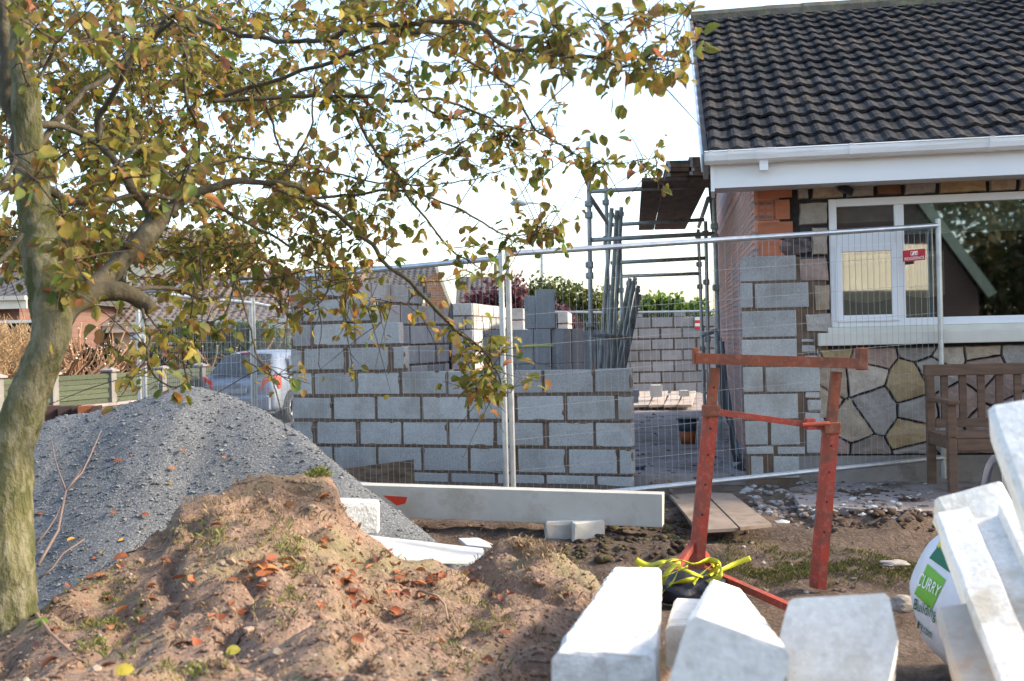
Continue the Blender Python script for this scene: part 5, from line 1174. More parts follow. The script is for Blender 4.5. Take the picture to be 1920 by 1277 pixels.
def leg2(x0, y0, x1, y1, xm, ym, nm):
    pa, pm, pb = P(x0, y0, YT), P(xm, ym, YT), P(x1, y1, YT-.02)
    b = MB(); chan(b, pa, pm+ (pb-pm).normalized()*.06, .050, .05, toY); b.build('inner_leg', RUST, tr)
    b = MB(); prof = [(-.036, -.034), (.036, -.034), (.036, .034), (.028, .034), (.028, -.026), (-.036, -.026)]
    b.sweep([(-.037, -.036), (.037, -.036), (.037, -.004), (.006, .030), (-.037, .036)], pm, pb, (0, -1, 0)); d = (pb-pm).normalized()
    for k in (-.12, -.22, .1, .24, .40, .56): q_ = pm+d*k; b.tube([q_+V((0, -.0265 if k < 0 else -.037, 0)), q_+V((0, -.028 if k < 0 else -.0385, 0))], .006, 8, 1)
    b.build('leg', [RED, DARK], tr)
    b = MB(); b.rbox(pm-V((.044, .044, .035)), (.088, 0, 0), (0, .088, 0), (0, 0, .06), .006); b.build('collar', RUST, tr)
leg2(1340, 690, 1300, 1118, 1333, 768, 0); leg2(1568, 697, 1533, 1103, 1558, 800, 1)
b = MB(); chan(b, P(1340, 772, YT), P(1548, 801, YT), .034, .032, UP); b.rbox(P(1512, 806, YT-.03)-V((0, .01, 0)), (.05, 0, 0), (0, .06, 0), (0, 0, .06), .004); b.tube([P(1505, 797, YT-.04), P(1555, 794, YT-.04)], .012, 8); b.build('cross_bar', RED, tr)
b = MB(); chan(b, P(1320, 1068, YT), P(1490, 1143, YT-.7), .036, .036, UP); b.build('stretcher', RED, tr)
for (x0, y0, x1, y1, Ya, Yb) in ((1300, 1020, 1238, 1108, YT, YT-.35), (1312, 1030, 1352, 1085, YT, YT+.35)):
    b = MB(); chan(b, P(x0, y0, Ya), P(x1, y1, Yb), .034, .034, UP); b.build('foot_brace', RED, tr)
for (x0, y0, x1, y1) in ((1328, 715, 1333, 730),): pass

# yellow tangle + black bag
YEL = mat('yellow_strap', (.62, .62, .05), (.55, .55, .05), 8, .5, trans=.2)
ry = random.Random(9)
def ribbon(pts, w_, name='packing_strap', m_=YEL):
    b = MB(); pts = [V(p) for p in pts]; vs = []; n = len(pts)
    for i, p in enumerate(pts):
        t_ = (pts[min(n-1, i+1)]-pts[max(0, i-1)]).normalized(); a_ = i*.7; s_ = (UP*math.cos(a_)*.6+t_.cross(UP)*1).normalized()*w_/2; vs += [p-s_, p+s_]
    b.add(vs, [(2*i, 2*i+1, 2*i+3, 2*i+2) for i in range(n-1)]); o = b.build(name, m_, fix=False, smooth=True); o.modifiers.new('s', 'SOLIDIFY').thickness = .001; return o
allb = MB()
def smoothpts(ctrl, n=8):
    out = []
    for i in range(len(ctrl)-1):
        p0 = ctrl[max(0, i-1)]; p1 = ctrl[i]; p2 = ctrl[i+1]; p3 = ctrl[min(len(ctrl)-1, i+2)]
        for k in range(n):
            t_ = k/n; out.append(.5*((2*p1)+(p2-p0)*t_+(2*p0-5*p1+4*p2-p3)*t_*t_+(3*p1-p0-3*p2+p3)*t_**3))
    return out+[ctrl[-1]]
ribs = [[(1192, 1050), (1215, 1060), (1245, 1053), (1275, 1050), (1300, 1058)], [(1195, 1053), (1210, 1075), (1240, 1082), (1290, 1062)], [(1230, 1070), (1262, 1048), (1300, 1058), (1330, 1050), (1347, 1060), (1325, 1078)], [(1238, 1115), (1258, 1098), (1290, 1088), (1320, 1085), (1350, 1070)], [(1235, 1122), (1262, 1118), (1290, 1100), (1330, 1092), (1345, 1065)], [(1340, 1076), (1372, 1060), (1407, 1046)], [(1236, 1108), (1250, 1075), (1275, 1055), (1262, 1090), (1240, 1110)], [(1255, 1055), (1300, 1075), (1340, 1085), (1335, 1052)], [(1300, 1095), (1315, 1075), (1345, 1055), (1350, 1080), (1310, 1098)]]
b = MB()
for i, r_ in enumerate(ribs):
    ctrl = [P(x, y, 5.95+ry.uniform(-.1, .15)) for x, y in r_]; pts_ = smoothpts(ctrl); vs = []; n = len(pts_)
    for j, p in enumerate(pts_):
        t_ = (pts_[min(n-1, j+1)]-pts_[max(0, j-1)]).normalized(); a_ = j*.15+i; s_ = (t_.cross(V((0, 1, 0)))*math.cos(a_*.5)+V((0, 1, 0))*math.sin(a_*.5)).normalized()*(.016 if i < 5 else .013); vs += [p-s_, p+s_]
    b.add(vs, [(2*k, 2*k+1, 2*k+3, 2*k+2) for k in range(n-1)])
o = b.build('strap_tangle', YEL, fix=False, smooth=True); o.modifiers.new('s', 'SOLIDIFY').thickness = .0015; tag(o, 'tangle of bright yellow plastic strapping by the foot of the red trestle', 'strapping')
b = MB(); bm = bmesh.new(); bmesh.ops.create_icosphere(bm, subdivisions=4, radius=1); pc = P(1285, 1100, 6.05)
b.add([pc+V((v.co.x*.20, v.co.y*.2, v.co.z*.085))*(1+.18*noise.noise(v.co*2.2)+.06*noise.noise(v.co*7)) for v in bm.verts], [tuple(v.index for v in f.verts) for f in bm.faces]); bm.free()
tag(b.build('black_bag', mat('black_sack', (.02, .022, .03), (.03, .032, .04), 5, .45, .6, 18), smooth=True), 'black plastic sack under the yellow strapping', 'bag')

# ================= FOREGROUND CONCRETE POSTS
fg = 'pale concrete posts and lintels stacked in the foreground'
def post(label, pa, pb, w0, h0, w1, h1, up=UP, m_=CONC, prof=None, name='concrete_post', seed=0, rough=.0025, c=(1, 1, 1), bev=.010):
    """tapering allowed only as true perspective: constant section swept from pa (near end) to pb"""
    if prof is None:
        w_, h = w0/2, h0/2; k = bev; prof = [(-w_+k, -h), (w_-k, -h), (w_, -h+k), (w_, h-k), (w_-k, h), (-w_+k, h), (-w_, h-k), (-w_, -h+k)]
    dn = []
    for i_ in range(len(prof)):
        a_, c_ = V(prof[i_]), V(prof[(i_+1) % len(prof)]); ns = max(1, int((c_-a_).length/.016)); dn += [tuple(a_.lerp(c_, q_/ns)) for q_ in range(ns)]
    prof = dn; rough *= .9
    b = MB(); L_ = (pb-pa).length; b.sweep(prof, pa, pb, up, 0, c, 1, max(2, int(L_/.025)), rough, seed); return tag(b.build(name, m_, smooth=False), label, 'concrete post', fg)
def flat(*a, **k): pass
# A: long rough lintel pointing away
pa = P(1129, 1290, 1.78); pb = P(1195, 1087, 3.9)
na = P(1129, 1224, 1.80); nb = P(1193, 1064, 3.95); upA = V((0, 0, 1))
wA = .160
post('long rough white concrete lintel sloping away over the mound, left of the others', na-UP*.055, nb-UP*.055, wA, .11, 0, 0, UP, CONCR, name='concrete_lintel', seed=1, rough=.006)
# B: prism-ended post, tilted
upB = V((.50, -.1, .86))
pa = P(1359, 1279, 1.5); pb = P(1354, 1123, 5.0); upB = V((.38, .25, .92))
post('pale concrete post with tilted square end, between the long lintel and the upright block end', pa+V((0, 0, -.0)), pb, .135, .135, 0, 0, upB, CONC, seed=2)
b = MB(); p = P(1320, 1244, 1.895); b.tube([p-V((0, .012, 0)), p], .005, 8, 0, (.25, .25, .25)); 
# small piece behind B
post('narrow concrete post end showing behind the tilted square ended post', P(1290, 1215, 2.7), P(1292, 1150, 4.0), .10, .10, 0, 0, UP, CONC, seed=3)
# C: blunt block end
post('blunt concrete post end facing the camera, right of the tilted one', P(1572, 1192, 1.95), P(1600, 1330, 3.0), .165, .15, 0, 0, V((0, 0, 1)), CONC, seed=4, prof=[(x/1128, y/1128) for x, y in ((-83, 66), (84, 84), (92, 76), (107, 0), (82, -97), (-92, -97), (-107, -5), (-91, 60))])
post('lower concrete post under the blunt ended one at the bottom edge', P(1540, 1345, 1.85), P(1520, 1290, 3.0), .17, .10, 0, 0, UP, CONC, seed=5)
# D: slotted fence post running down to the right
sl_prof = lambda w_, h, s_: [(-w_/2+.006, -h/2), (w_/2-.006, -h/2), (w_/2, -h/2+.006), (w_/2, h/2-.006), (w_/2-.006, h/2), (s_*.5, h/2), (s_*.38, h/2-.03), (-s_*.38, h/2-.03), (-s_*.5, h/2), (-w_/2+.006, h/2), (-w_/2, h/2-.006), (-w_/2, -h/2+.006)]
pa = P(1850, 985, 2.55); pb = P(2085, 1500, 1.75)
d_ = (pb-pa).normalized(); fac = V((-.30, -.80, .52))
post('slotted concrete fence post running down to the bottom right corner', pa, pb, 0, 0, 0, 0, fac, CONC, prof=sl_prof(.20, .10, .062), seed=6)
pa = P(1812, 943, 2.72); pb = P(1905, 1130, 2.55)
post('square topped concrete post leaning behind the slotted post', pa, pb, .155, .12, 0, 0, V((-.2, -.75, .6)), CONC, seed=7)
pa = P(1905, 790, 2.1); pb = P(1985, 1010, 1.9)
post('concrete post top cut by the right edge of the picture', pa, pb, .09, .10, 0, 0, V((-.3, -.8, .5)), CONC, seed=8)
pa = P(1793, 1160, 2.3); pb = P(1880, 1420, 1.9)
post('narrow rough beige concrete post leaning in front of the bulk bag', pa, pb, .075, .06, 0, 0, V((-.3, -.9, .4)), mat('beige_concrete', (.50, .46, .41), (.40, .36, .32), 7, .95, .6, 50, dirt=((.40, .28, .2), 6)), seed=9, rough=.004)
# ================= BULK BAG
bc = P(1968, 1112, 4.5); RX, RY, RZ = .49, .48, .38
bag = thing('bulk_bag', bc-UP*RZ, 'full white woven bulk bag with green logo panel behind the leaning concrete posts', 'bag')
def bagr(dv):                    # surface radius in direction dv (superellipsoid + creases)
    n_ = 2.5; a_ = (abs(dv.x/RX)**n_+abs(dv.y/RY)**n_+abs(dv.z/RZ)**n_)**(-1/n_)
    a_ *= (1-.22*max(0, dv.z)-.10*max(0, dv.z)**2)
    return a_*(1+.010*noise.noise(dv*4)+.008*math.sin(dv.z*16+dv.x*5+2*noise.noise(dv*3))*.6)
b = MB(); bm = bmesh.new(); bmesh.ops.create_icosphere(bm, subdivisions=6, radius=1)
b.add([bc+v.co.normalized()*bagr(v.co.normalized()) for v in bm.verts], [tuple(v.index for v in f.verts) for f in bm.faces]); bm.free()
b.build('bag_body', mat('woven_bag', (.66, .68, .74), (.60, .62, .68), 3, .55, .5, 14, dist=.012), bag, smooth=True)
def onbag(px, py, off=.003):
    d = ray(px, py); d = d/d.y; t_ = bc.y-.7
    while t_ < bc.y+.6:
        p = V((d.x*t_, t_, CAMZ+d.z*t_)); r_ = (p-bc)
        if r_.length <= bagr(r_.normalized())+off: return p
        t_ += .002
    return bc+ (p-bc).normalized()*(bagr((p-bc).normalized())+off)
def patch(name, q, c, n=14, off=.003, rag=0):
    b = MB(); q = [V(x) for x in q]; vs = []
    for j in range(n+1):
        for i in range(n+1):
            a_ = q[0].lerp(q[1], i/n).lerp(q[3].lerp(q[2], i/n), j/n)
            if rag and j == 0: a_ = a_+V((0, rag*((i % 2)-.5)*2))
            vs.append(onbag(a_.x, a_.y, off))
    b.add(vs, [(j*(n+1)+i, j*(n+1)+i+1, (j+1)*(n+1)+i+1, (j+1)*(n+1)+i) for j in range(n) for i in range(n)], 0, c); return b.build(name, PLAIN, bag, smooth=True, fix=False)
patch('yellow_panel', [(1768, 998), (1800, 985), (1790, 1040), (1755, 1030)], (.68, .55, .02))
patch('green_panel', [(1757, 1026), (1795, 1042), (1781, 1074), (1742, 1046)], (.01, .14, .07), off=.005, rag=4)
patch('logo_panel', [(1739, 1057), (1773, 1087), (1746, 1144), (1714, 1113)], (.16, .42, .05))
def bagtext(txt, q, c, off=.006):
    vs, fs = text_mesh(txt); x1 = max(v.x for v in vs); x0 = min(v.x for v in vs); y0, y1 = -.22, .75; b = MB(); q = [V(x) for x in q]; o = []
    for v in vs:
        i = (v.x-x0)/(x1-x0); j = (v.y-y0)/(y1-y0); a_ = q[0].lerp(q[1], i).lerp(q[3].lerp(q[2], i), j); o.append(onbag(a_.x, a_.y, off))
    b.add(o, fs, 0, c); b.build('lettering', PLAIN, bag, fix=False)
# quads: bottom-left, bottom-right, top-right, top-left
bagtext('CURRY', [(1715, 1103), (1755, 1124), (1766, 1098), (1727, 1070)], (.8, .85, .8), .008)
bagtext('Building Supplies', [(1711, 1148), (1800, 1192), (1806, 1162), (1715, 1120)], (.01, .12, .06))
bagtext('curry.com', [(1710, 1175), (1746, 1204), (1747, 1180), (1712, 1150)], (.01, .12, .06))
b = MB()
for s_ in (0, 1):
    ctrl = [P(1852+s_*60, 1000, 4.35), P(1850+s_*44, 930, 4.3), P(1862+s_*30, 868, 4.35), P(1886+s_*24, 862, 4.4), P(1920+s_*30, 985, 4.45)]; pts_ = smoothpts(ctrl); vs = []
    for p in pts_: vs += [p+V((-.025, 0, -.0)), p+V((.02, .03, 0))]
    b.add(vs, [(2*k, 2*k+1, 2*k+3, 2*k+2) for k in range(len(pts_)-1)], 0, (.012, .02, .05))
o = b.build('lifting_loop', PLAIN, bag, fix=False); o.modifiers.new('s', 'SOLIDIFY').thickness = .003

# ================= BENCH
bn = thing('garden_bench', G(1850, 905, .42), 'weathered brown slatted wooden garden bench against the stone wall', 'bench')
YB = 8.75; TB = R(-4)
o0 = P(1748, 870, YB); Zs = o0.z-.02
bu = V((math.cos(TB), math.sin(TB), 0)); bv = V((-math.sin(TB), math.cos(TB), 0))     # v towards the wall
zb0 = P(1760, 898, YB).z-.05
def BN(u, v, z): return V((o0.x, YB, 0))+bu*u+bv*v+UP*z
zt_ = P(1745, 684, YB+.1).z; zarm = P(1750, 757, YB-.25).z; zseat = P(1800, 815, YB-.1).z
def bb(name, u0, u1, v0, v1, z0, z1, bev=.006): b = MB(); b.rbox(BN(u0, v0, z0), bu*(u1-u0), bv*(v1-v0), UP*(z1-z0), bev, 0, tint(rn, (1, 1, 1), .12)); return b.build(name, TEAK, bn)
for u in (0, 1.42): bb('back_leg', u, u+.06, .10, .155, zb0, zt_-.02); bb('front_leg', u, u+.06, -.42, -.36, zb0, zarm); bb('armrest', u-.012, u+.075, -.46, .10, zarm, zarm+.035, .012)
bb('top_rail', -.01, 1.49, .095, .16, zt_-.085, zt_)
bb('lower_rail', .06, 1.42, .10, .15, zseat+.04, zseat+.105)
for i in range(10): bb('back_slat', .11+i*.135, .165+i*.135, .115, .14, zseat+.105, zt_-.085, .003)
for i in range(5): bb('seat_slat', .0, 1.48, -.42+i*.105, -.34+i*.105, zseat, zseat+.02, .004)
bb('front_rail', .06, 1.42, -.415, -.38, zseat-.09, zseat-.002); bb('side_rail', .01, .05, -.36, .10, zseat-.08, zseat-.002)
# ================= THE TREE
rt = random.Random(123)
tree = thing('apple_tree', P(15, 1230, 3.7), 'leaning apple type tree with mossy trunk and autumn leaves overhanging the left of the picture', 'tree')
def path(pts, n=6): return smoothpts([P(x, y, Y) for x, y, Y, *_ in pts], n)
def radii(pts, n=6):
    r_ = [q[3] for q in pts]; out = []
    for i in range(len(r_)-1):
        for k in range(n): out.append(r_[i]+(r_[i+1]-r_[i])*k/n)
    return out+[r_[-1]]
nodes = []      # (point, radius)
def limb(b, pts, n=7, seg=14, rough=1.0, reg=True, c=(1, 1, 1)):
    q = path(pts, n); r_ = radii(pts, n); vs = []; fs = []; up = None
    if max(r_) < .06:
        q = [p+noise.noise_vector(p*6)*.020*min(1, i/6)+noise.noise_vector(p*17)*.010*min(1, i/6) for i, p in enumerate(q)]; fs = []; up = None
    for i, p in enumerate(q):
        t_ = (q[min(i+1, len(q)-1)]-q[max(i-1, 0)]).normalized()
        up = t_.orthogonal().normalized() if up is None else (up-t_*up.dot(t_)).normalized(); s_ = t_.cross(up)
        for k in range(seg):
            a_ = 2*PI*k/seg; d = up*math.cos(a_)+s_*math.sin(a_); pp = p+d*r_[i]
            pp += d*r_[i]*rough*(.20*noise.noise(pp*9)+.12*noise.noise(pp*27)+.08*noise.noise(pp*60)); vs.append(pp)
    for i in range(len(q)-1):
        for k in range(seg): fs.append((i*seg+k, i*seg+(k+1) % seg, (i+1)*seg+(k+1) % seg, (i+1)*seg+k))
    fs.append(tuple((len(q)-1)*seg+k for k in range(seg))); b.add(vs, fs, 0, c)
    if reg: nodes.extend((p, r__) for p, r__ in zip(q, r_))
b = MB()
limb(b, [(5, 1290, 3.65, .125), (12, 1180, 3.7, .100), (14, 1050, 3.7, .085), (18, 900, 3.75, .070), (36, 800, 3.78, .063), (68, 705, 3.8, .061), (98, 622, 3.8, .062), (92, 560, 3.82, .060), (78, 480, 3.85, .064), (66, 400, 3.9, .056), (58, 300, 3.9, .050), (50, 200, 3.9, .046), (40, 100, 3.9, .034), (39, 0, 3.9, .030), (36, -160, 3.9, .02)], 14, 44, .75)
tk = b.build('trunk', BARK, tree, smooth=True)
b = MB()
limb(b, [(56, 350, 3.92, .04), (30, 250, 3.95, .032), (14, 130, 4.0, .028), (4, 20, 4.05, .024), (-4, -80, 4.1, .02)], 7, 12)
limb(b, [(100, 605, 3.82, .06), (135, 570, 3.9, .040), (180, 550, 4.0, .034), (225, 547, 4.05, .031), (258, 560, 4.1, .029), (284, 579, 4.1, .025)], 7, 14)
limb(b, [(150, 560, 3.95, .036), (200, 515, 4.1, .038), (253, 468, 4.2, .040), (288, 425, 4.3, .036), (318, 392, 4.35, .024), (352, 372, 4.4, .018), (410, 350, 4.45, .014), (470, 338, 4.5, .012), (530, 343, 4.5, .011), (575, 362, 4.6, .010), (620, 392, 4.6, .009), (680, 440, 4.7, .0085), (723, 493, 4.7, .008), (783, 541, 4.7, .009), (840, 610, 4.7, .008), (890, 645, 4.7, .006), (925, 682, 4.7, .005), (950, 745, 4.7, .003)], 5, 10)
limb(b, [(288, 428, 4.3, .03), (276, 385, 4.3, .022), (240, 345, 4.2, .018), (200, 280, 4.2, .015), (192, 230, 4.2, .013), (230, 150, 4.1, .011), (262, 100, 4.1, .009), (330, 40, 4.0, .006)], 5, 8)
L2 = [
 [(330, 385, 4.4, .016), (300, 310, 4.5, .013), (250, 270, 4.5, .010), (190, 285, 4.5, .006)],
 [(92, 490, 3.9, .022), (130, 505, 4.0, .018), (166, 520, 4.05, .016), (240, 540, 4.2, .013), (330, 545, 4.4, .011), (395, 555, 4.5, .009), (440, 525, 4.6, .007), (500, 520, 4.7, .006), (590, 505, 4.8, .004), (660, 500, 4.8, .003)],
 [(60, 330, 3.9, .022), (120, 375, 4.0, .016), (170, 372, 4.1, .013), (300, 370, 4.3, .011), (380, 380, 4.4, .010), (470, 420, 4.6, .008), (560, 470, 4.8, .006), (650, 520, 4.9, .004)],
 [(50, 230, 3.9, .020), (130, 240, 4.1, .014), (190, 275, 4.2, .011), (240, 320, 4.4, .009), (330, 330, 4.6, .008), (450, 300, 4.8, .007), (560, 310, 4.9, .006), (640, 330, 5, .005), (750, 345, 5, .005), (830, 347, 5, .004), (917, 327, 5, .003), (960, 315, 5, .002), (1000, 300, 5, .0015)],
 [(45, 130, 3.9, .018), (100, 110, 4.1, .013), (200, 65, 4.3, .011), (290, 40, 4.4, .008), (400, -10, 4.5, .005)],
 [(58, 290, 3.9, .018), (130, 200, 4.2, .014), (210, 130, 4.4, .013), (300, 50, 4.6, .012), (330, 30, 4.6, .011), (380, 90, 4.6, .010), (430, 120, 4.6, .009), (470, 145, 4.7, .008), (520, 250, 4.8, .006), (540, 330, 4.8, .004)],
 [(310, 38, 4.5, .011), (350, 110, 4.5, .009), (350, 175, 4.5, .008), (368, 230, 4.6, .007), (372, 300, 4.6, .005)],
 [(330, 20, 4.3, .013), (430, 55, 4.3, .012), (520, 75, 4.2, .011), (600, 80, 4.1, .011), (640, 70, 4.0, .011), (763, 43, 3.9, .011), (873, 47, 3.8, .010), (923, 70, 3.7, .010), (967, 90, 3.7, .009), (1040, 100, 3.6, .008), (1117, 117, 3.5, .007), (1157, 128, 3.5, .006), (1207, 115, 3.4, .005), (1273, 113, 3.4, .003), (1300, 118, 3.4, .002)],
 [(1200, 115, 3.45, .004), (1230, 95, 3.4, .0035), (1262, 55, 3.4, .003), (1290, 15, 3.4, .002)],
 [(420, 180, 4.4, .011), (520, 150, 4.4, .010), (640, 107, 4.3, .010), (700, 85, 4.2, .010), (747, 65, 4.1, .009), (790, -5, 4.0, .008), (810, -60, 4.0, .006)],
 [(747, 65, 4.1, .008), (800, 63, 4.1, .008), (853, 90, 4.2, .0075), (903, 127, 4.3, .007), (953, 163, 4.4, .0065), (987, 207, 4.5, .006), (1010, 250, 4.5, .0055), (1073, 290, 4.5, .0045), (1097, 302, 4.5, .004), (1140, 307, 4.5, .0032), (1187, 305, 4.5, .0025), (1233, 297, 4.5, .0015)],
 [(400, 190, 4.5, .012), (520, 180, 4.6, .011), (640, 180, 4.6, .010), (757, 183, 4.6, .009), (790, 185, 4.6, .008), (853, 197, 4.7, .007), (900, 217, 4.7, .006), (943, 247, 4.7, .005), (975, 270, 4.7, .003), (1000, 293, 4.7, .002)],
 [(775, 186, 4.6, .007), (820, 217, 4.7, .006), (870, 226, 4.7, .005), (920, 240, 4.7, .005), (970, 240, 4.7, .004), (1023, 242, 4.7, .003), (1045, 213, 4.7, .002), (1055, 195, 4.7, .0015)],
 [(600, 150, 4.6, .010), (640, 185, 4.7, .009), (673, 227, 4.8, .009), (707, 283, 4.8, .008), (740, 327, 4.8, .008), (760, 363, 4.8, .007), (807, 426, 4.8, .006), (847, 469, 4.8, .005), (870, 490, 4.8, .004), (905, 505, 4.8, .002)],
 [(500, 345, 4.6, .009), (560, 368, 4.7, .009), (640, 367, 4.8, .008), (750, 358, 4.8, .007), (827, 377, 4.9, .006), (913, 423, 4.9, .005), (960, 440, 4.9, .004), (1010, 436, 4.9, .003), (1050, 425, 4.9, .0015)],
 [(755, 345, 4.8, .005), (790, 320, 4.8, .004), (850, 280, 4.8, .004), (880, 255, 4.8, .003), (905, 238, 4.8, .0015)],
 [(720, 295, 4.8, .004), (780, 275, 4.8, .0035), (830, 235, 4.8, .002)],
 [(945, 245, 4.7, .003), (958, 275, 4.7, .0025), (970, 300, 4.7, .0015)],
 [(900, 240, 4.7, .003), (910, 225, 4.7, .002), (905, 215, 4.7, .001)],
 [(975, 70, 4.0, .005), (1030, 68, 3.9, .004), (1080, 55, 3.8, .003), (1120, 35, 3.8, .002), (1170, 38, 3.8, .001)],
 [(923, 70, 3.9, .004), (930, 110, 3.9, .003), (936, 150, 3.9, .002)],
 [(440, 530, 4.5, .006), (462, 580, 4.4, .005), (475, 640, 4.3, .005), (480, 665, 4.3, .0045), (500, 693, 4.3, .004), (540, 712, 4.3, .003), (575, 720, 4.3, .0015)],
 [(265, 575, 4.1, .007), (278, 620, 3.9, .006), (276, 670, 3.8, .006), (292, 705, 3.8, .005), (312, 722, 3.8, .004), (335, 728, 3.8, .003), (352, 720, 3.8, .0015)],
 [(300, 640, 4.0, .004), (318, 665, 3.9, .004), (345, 690, 3.9, .003), (353, 712, 3.9, .002)],
 [(276, 590, 4.1, .005), (310, 625, 4.0, .004), (335, 600, 4.0, .003), (380, 620, 4, .002)],
 [(230, 545, 4.1, .006), (215, 600, 4.0, .004), (205, 640, 4.0, .003), (225, 665, 4.0, .002)],
 [(440, 530, 4.6, .005), (420, 590, 4.5, .004), (380, 610, 4.5, .0025), (365, 640, 4.5, .0015)],
 [(640, 440, 4.7, .005), (645, 540, 4.7, .004), (647, 620, 4.7, .003), (660, 680, 4.7, .0015)],
 [(590, 500, 4.8, .004), (600, 590, 4.7, .003), (596, 680, 4.7, .0015)],
 [(880, 640, 4.7, .004), (925, 690, 4.7, .003), (965, 702, 4.7, .002), (1020, 710, 4.7, .001)],
 [(850, 465, 4.8, .003), (900, 460, 4.8, .0025), (950, 465, 4.8, .002), (990, 455, 4.8, .001)],
 [(790, 530, 4.7, .003), (850, 520, 4.6, .0025), (910, 500, 4.6, .001)],
 [(150, 10, 4.2, .01), (115, 60, 4.0, .009), (75, 130, 4.0, .008), (60, 170, 3.9, .006)],
 [(520, 340, 4.5, .007), (560, 300, 4.5, .006), (590, 230, 4.5, .005), (597, 130, 4.5, .004), (640, 60, 4.5, .002)],
 [(40, 440, 3.7, .012), (10, 480, 3.6, .01), (-40, 500, 3.5, .008)], [(30, 300, 3.8, .01), (0, 350, 3.6, .008), (-40, 380, 3.5, .006)],
]
L2 = [[(x, y, Y, r_*.78) for x, y, Y, r_ in L_] for L_ in L2]
for L_ in L2: limb(b, L_, 5, 7, .4)
b.build('limbs', LIMB, tree, smooth=True)
# --- twigs grown towards scattered points
tb = MB(); leaves = []
NP = np.array([tuple(p) for p, _ in nodes]); 
def spray(n, reg, dY, keep=1.0, llen=(.10, .35)):
    x0, y0, x1, y1 = reg; out = []
    for _ in range(n): out.append((rt.uniform(x0, x1), rt.uniform(y0, y1), rt.uniform(*dY)))
    return out
targets = []
targets += spray(330, (-60, -60, 640, 500), (4.6, 6.9)); targets += spray(60, (60, 0, 480, 260), (4.8, 7.0)); targets += spray(26, (60, -30, 420, 560), (3.2, 4.1)); targets += spray(90, (90, 60, 560, 350), (5.2, 7.2)); targets += spray(40, (640, -40, 1000, 180), (3.7, 4.7))
targets += spray(38, (520, 380, 800, 620), (4.5, 5.3)); targets += spray(20, (640, 180, 800, 380), (4.5, 5.2)); targets += spray(64, (-20, 400, 480, 545), (4.8, 6.6)); targets += spray(24, (1000, 20, 1280, 150), (3.4, 3.8))
targets += spray(6, (200, 560, 400, 720), (3.7, 4.6)); targets += spray(4, (440, 640, 590, 730), (4.2, 4.6)); targets += spray(8, (820, 250, 1000, 330), (4.6, 4.9)); targets += spray(16, (860, 620, 960, 760), (4.6, 4.8)); targets += spray(8, (940, 410, 1060, 460), (4.8, 5.0))
targets += spray(14, (1000, 290, 1230, 330), (4.4, 4.6)); targets += spray(24, (150, 350, 560, 520), (4.3, 5.6)); targets += spray(10, (-100, -60, 100, 600), (3.0, 3.7))
tp_ = [P(*t__) for t__ in targets]
dist = [float(np.min(np.linalg.norm(NP-np.array(tuple(p)), axis=1))) for p in tp_]
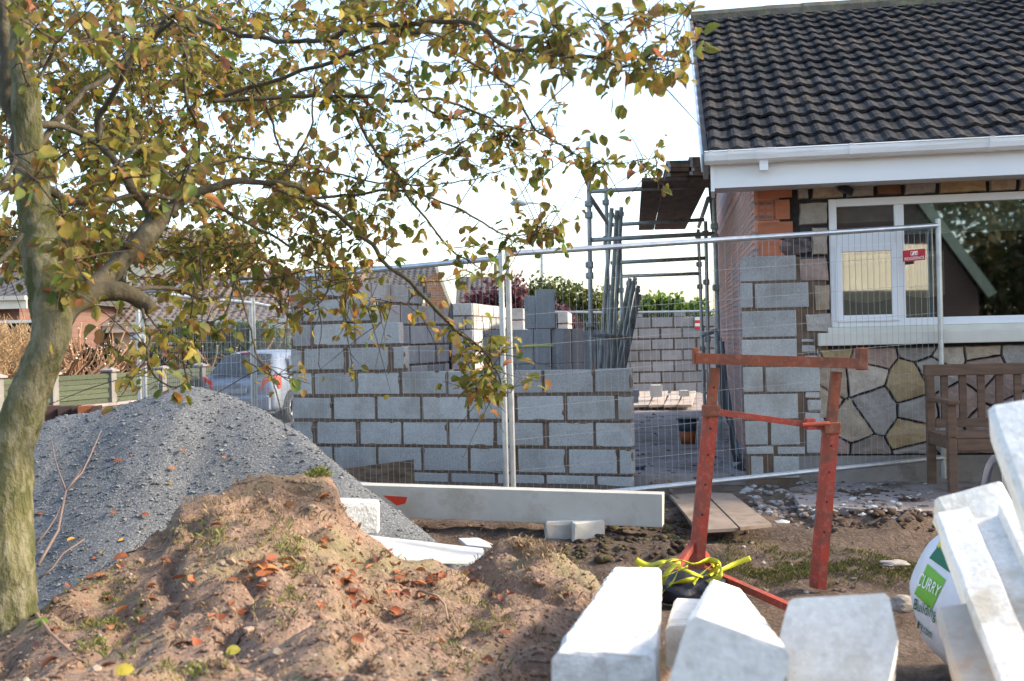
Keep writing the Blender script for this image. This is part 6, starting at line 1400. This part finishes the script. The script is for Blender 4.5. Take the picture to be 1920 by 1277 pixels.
for di, p in sorted(zip(dist, tp_), key=lambda z: z[0]):
    if di > 2.2: continue
    dd = np.linalg.norm(NP-np.array(tuple(p)), axis=1); k = int(np.argmin(dd)); o_ = V(NP[k]); 
    if (p-o_).length < .03: continue
    L_ = (p-o_).length; 
    if L_ > .55:
        pass
    sag = V((rt.uniform(-.12, .12), rt.uniform(-.12, .12), rt.uniform(-.02, .14)))*L_
    c1 = o_.lerp(p, .35)+sag; c2 = o_.lerp(p, .7)+sag*.8
    n = max(4, int(L_/.05)); q = []
    for i in range(n+1):
        t_ = i/n; q.append(o_*(1-t_)**3+c1*3*t_*(1-t_)**2+c2*3*t_*t_*(1-t_)+p*t_**3+V((rt.uniform(-.004, .004), 0, rt.uniform(-.004, .004))))
    r0 = min(.0065, .0025+.004*L_); tb.tube(q, [r0*(1-.7*i/n) for i in range(n+1)], 5, cap=False)
    NP = np.vstack([NP, np.array([tuple(x) for x in q[1:]])])
    for _ in range(min(int(L_/.09)+2, 6)):       # leaf clusters on short spurs
        a_ = q[max(1, min(n, int(n*(.15+.85*rt.random()))))]; sd__ = V((rt.gauss(0, 1), rt.gauss(0, 1), rt.gauss(0, .8))).normalized()*rt.uniform(.008, .035); tb.tube([a_, a_+sd__], [.0022, .0014], 4, cap=False)
        leaves += [(a_+sd__, (sd__.normalized()*.6+V((rt.gauss(0, .7), rt.gauss(0, .7), rt.gauss(-.2, .5)))).normalized()) for _ in range(rt.choice([2, 3, 3, 4]))]
    for s_ in range(rt.choice([0, 1, 1, 2])):       # bare fine twigs
        k = rt.randint(1, n); d = (q[-1]-q[0]).normalized()*.6+V((rt.gauss(0, .6), rt.gauss(0, .5), rt.gauss(.1, .6))); d = d.normalized()*rt.uniform(.12, .38)
        tb.tube([q[k], q[k]+d*.35+V((0, 0, .008)), q[k]+d*.7+V((0, 0, .004)), q[k]+d], [.0026, .0021, .0016, .0009], 4, cap=False)
        if rt.random() < .5: leaves.append((q[k]+d, d.normalized()))
    for s_ in range(rt.choice([1, 2, 2, 3])):       # side spurs
        k = rt.randint(n//3, n); d = V((rt.gauss(0, 1), rt.gauss(0, 1), rt.gauss(0, .8))).normalized()*rt.uniform(.05, .16); e = q[k]+d
        tb.tube([q[k], q[k]+d*.5+V((0, 0, .006)), e], [.0022, .0018, .001], 4, cap=False); leaves += [(e, d.normalized()) for _ in range(rt.randint(2, 4))]
        leaves.append((q[k]+d*.5, d.normalized()))
# leaves along the traced limbs as well
for L_ in L2:
    q = path(L_, 5)
    for i in range(2, len(q)):
        px_ = 960+q[i].x/q[i].y*F
        k = 1 if rt.random() < .5 or px_ < 600 else 2
        if 638.5-(q[i].z-1.6)/q[i].y*F > 585: k = 1 if rt.random() < .55 else 0
        for _ in range(k if rt.random() < .75 else 0):
            d = V((rt.gauss(0, 1), rt.gauss(0, 1), rt.gauss(0, 1))).normalized()*rt.uniform(.02, .08); tb.tube([q[i], q[i]+d], [.002, .001], 4, cap=False)
            leaves += [(q[i]+d, d.normalized()) for _ in range(rt.randint(1, 3))]
tb.build('twigs', TWIG, tree, fix=False, smooth=True)
LC = [(.23, .225, .045), (.20, .195, .045), (.30, .25, .05), (.17, .20, .045), (.34, .27, .055), (.25, .20, .06), (.42, .32, .04), (.42, .19, .05), (.46, .17, .09), (.28, .16, .06), (.12, .19, .04)]
LW = [10, 10, 9, 7, 6, 6, 3, 2.0, 1.6, 3, 6]
lb = MB()
for (p, d) in leaves:
    lx, ly = 960+p.x/p.y*F, 638.5-(p.z-1.6)/p.y*F
    if lx > 560 and 60 < ly < 600 and rt.random() < .30: continue
    if lx < 560 and rt.random() < .08: continue
    if 365 < lx < 548 and 625 < ly < 770 and rt.random() < .85: continue
    if -20 < lx < 90 and 60 < ly < 560 and p.y < 3.85 and rt.random() < .75: continue
    dd = (d*.4+V((rt.gauss(0, .7), rt.gauss(0, .7), rt.gauss(-.35, .6)))).normalized(); s_ = rt.uniform(.033, .058)*rt.choice([1.0, 1.0, 1.1, .85, .65])
    c = tint(rt, rt.choices(LC, LW)[0], .22); st0 = p+dd*.012
    leaf(lb, st0, dd, V((rt.gauss(0, .7), rt.gauss(0, .7), 1)), s_, c, rt.uniform(.05, .75), rt.uniform(1.0, 1.5), rt)
print('LEAVES', len(leaves))
lb.build('foliage', LEAF, tree, fix=False, smooth=True)
# leaves hanging close to the lens on the left
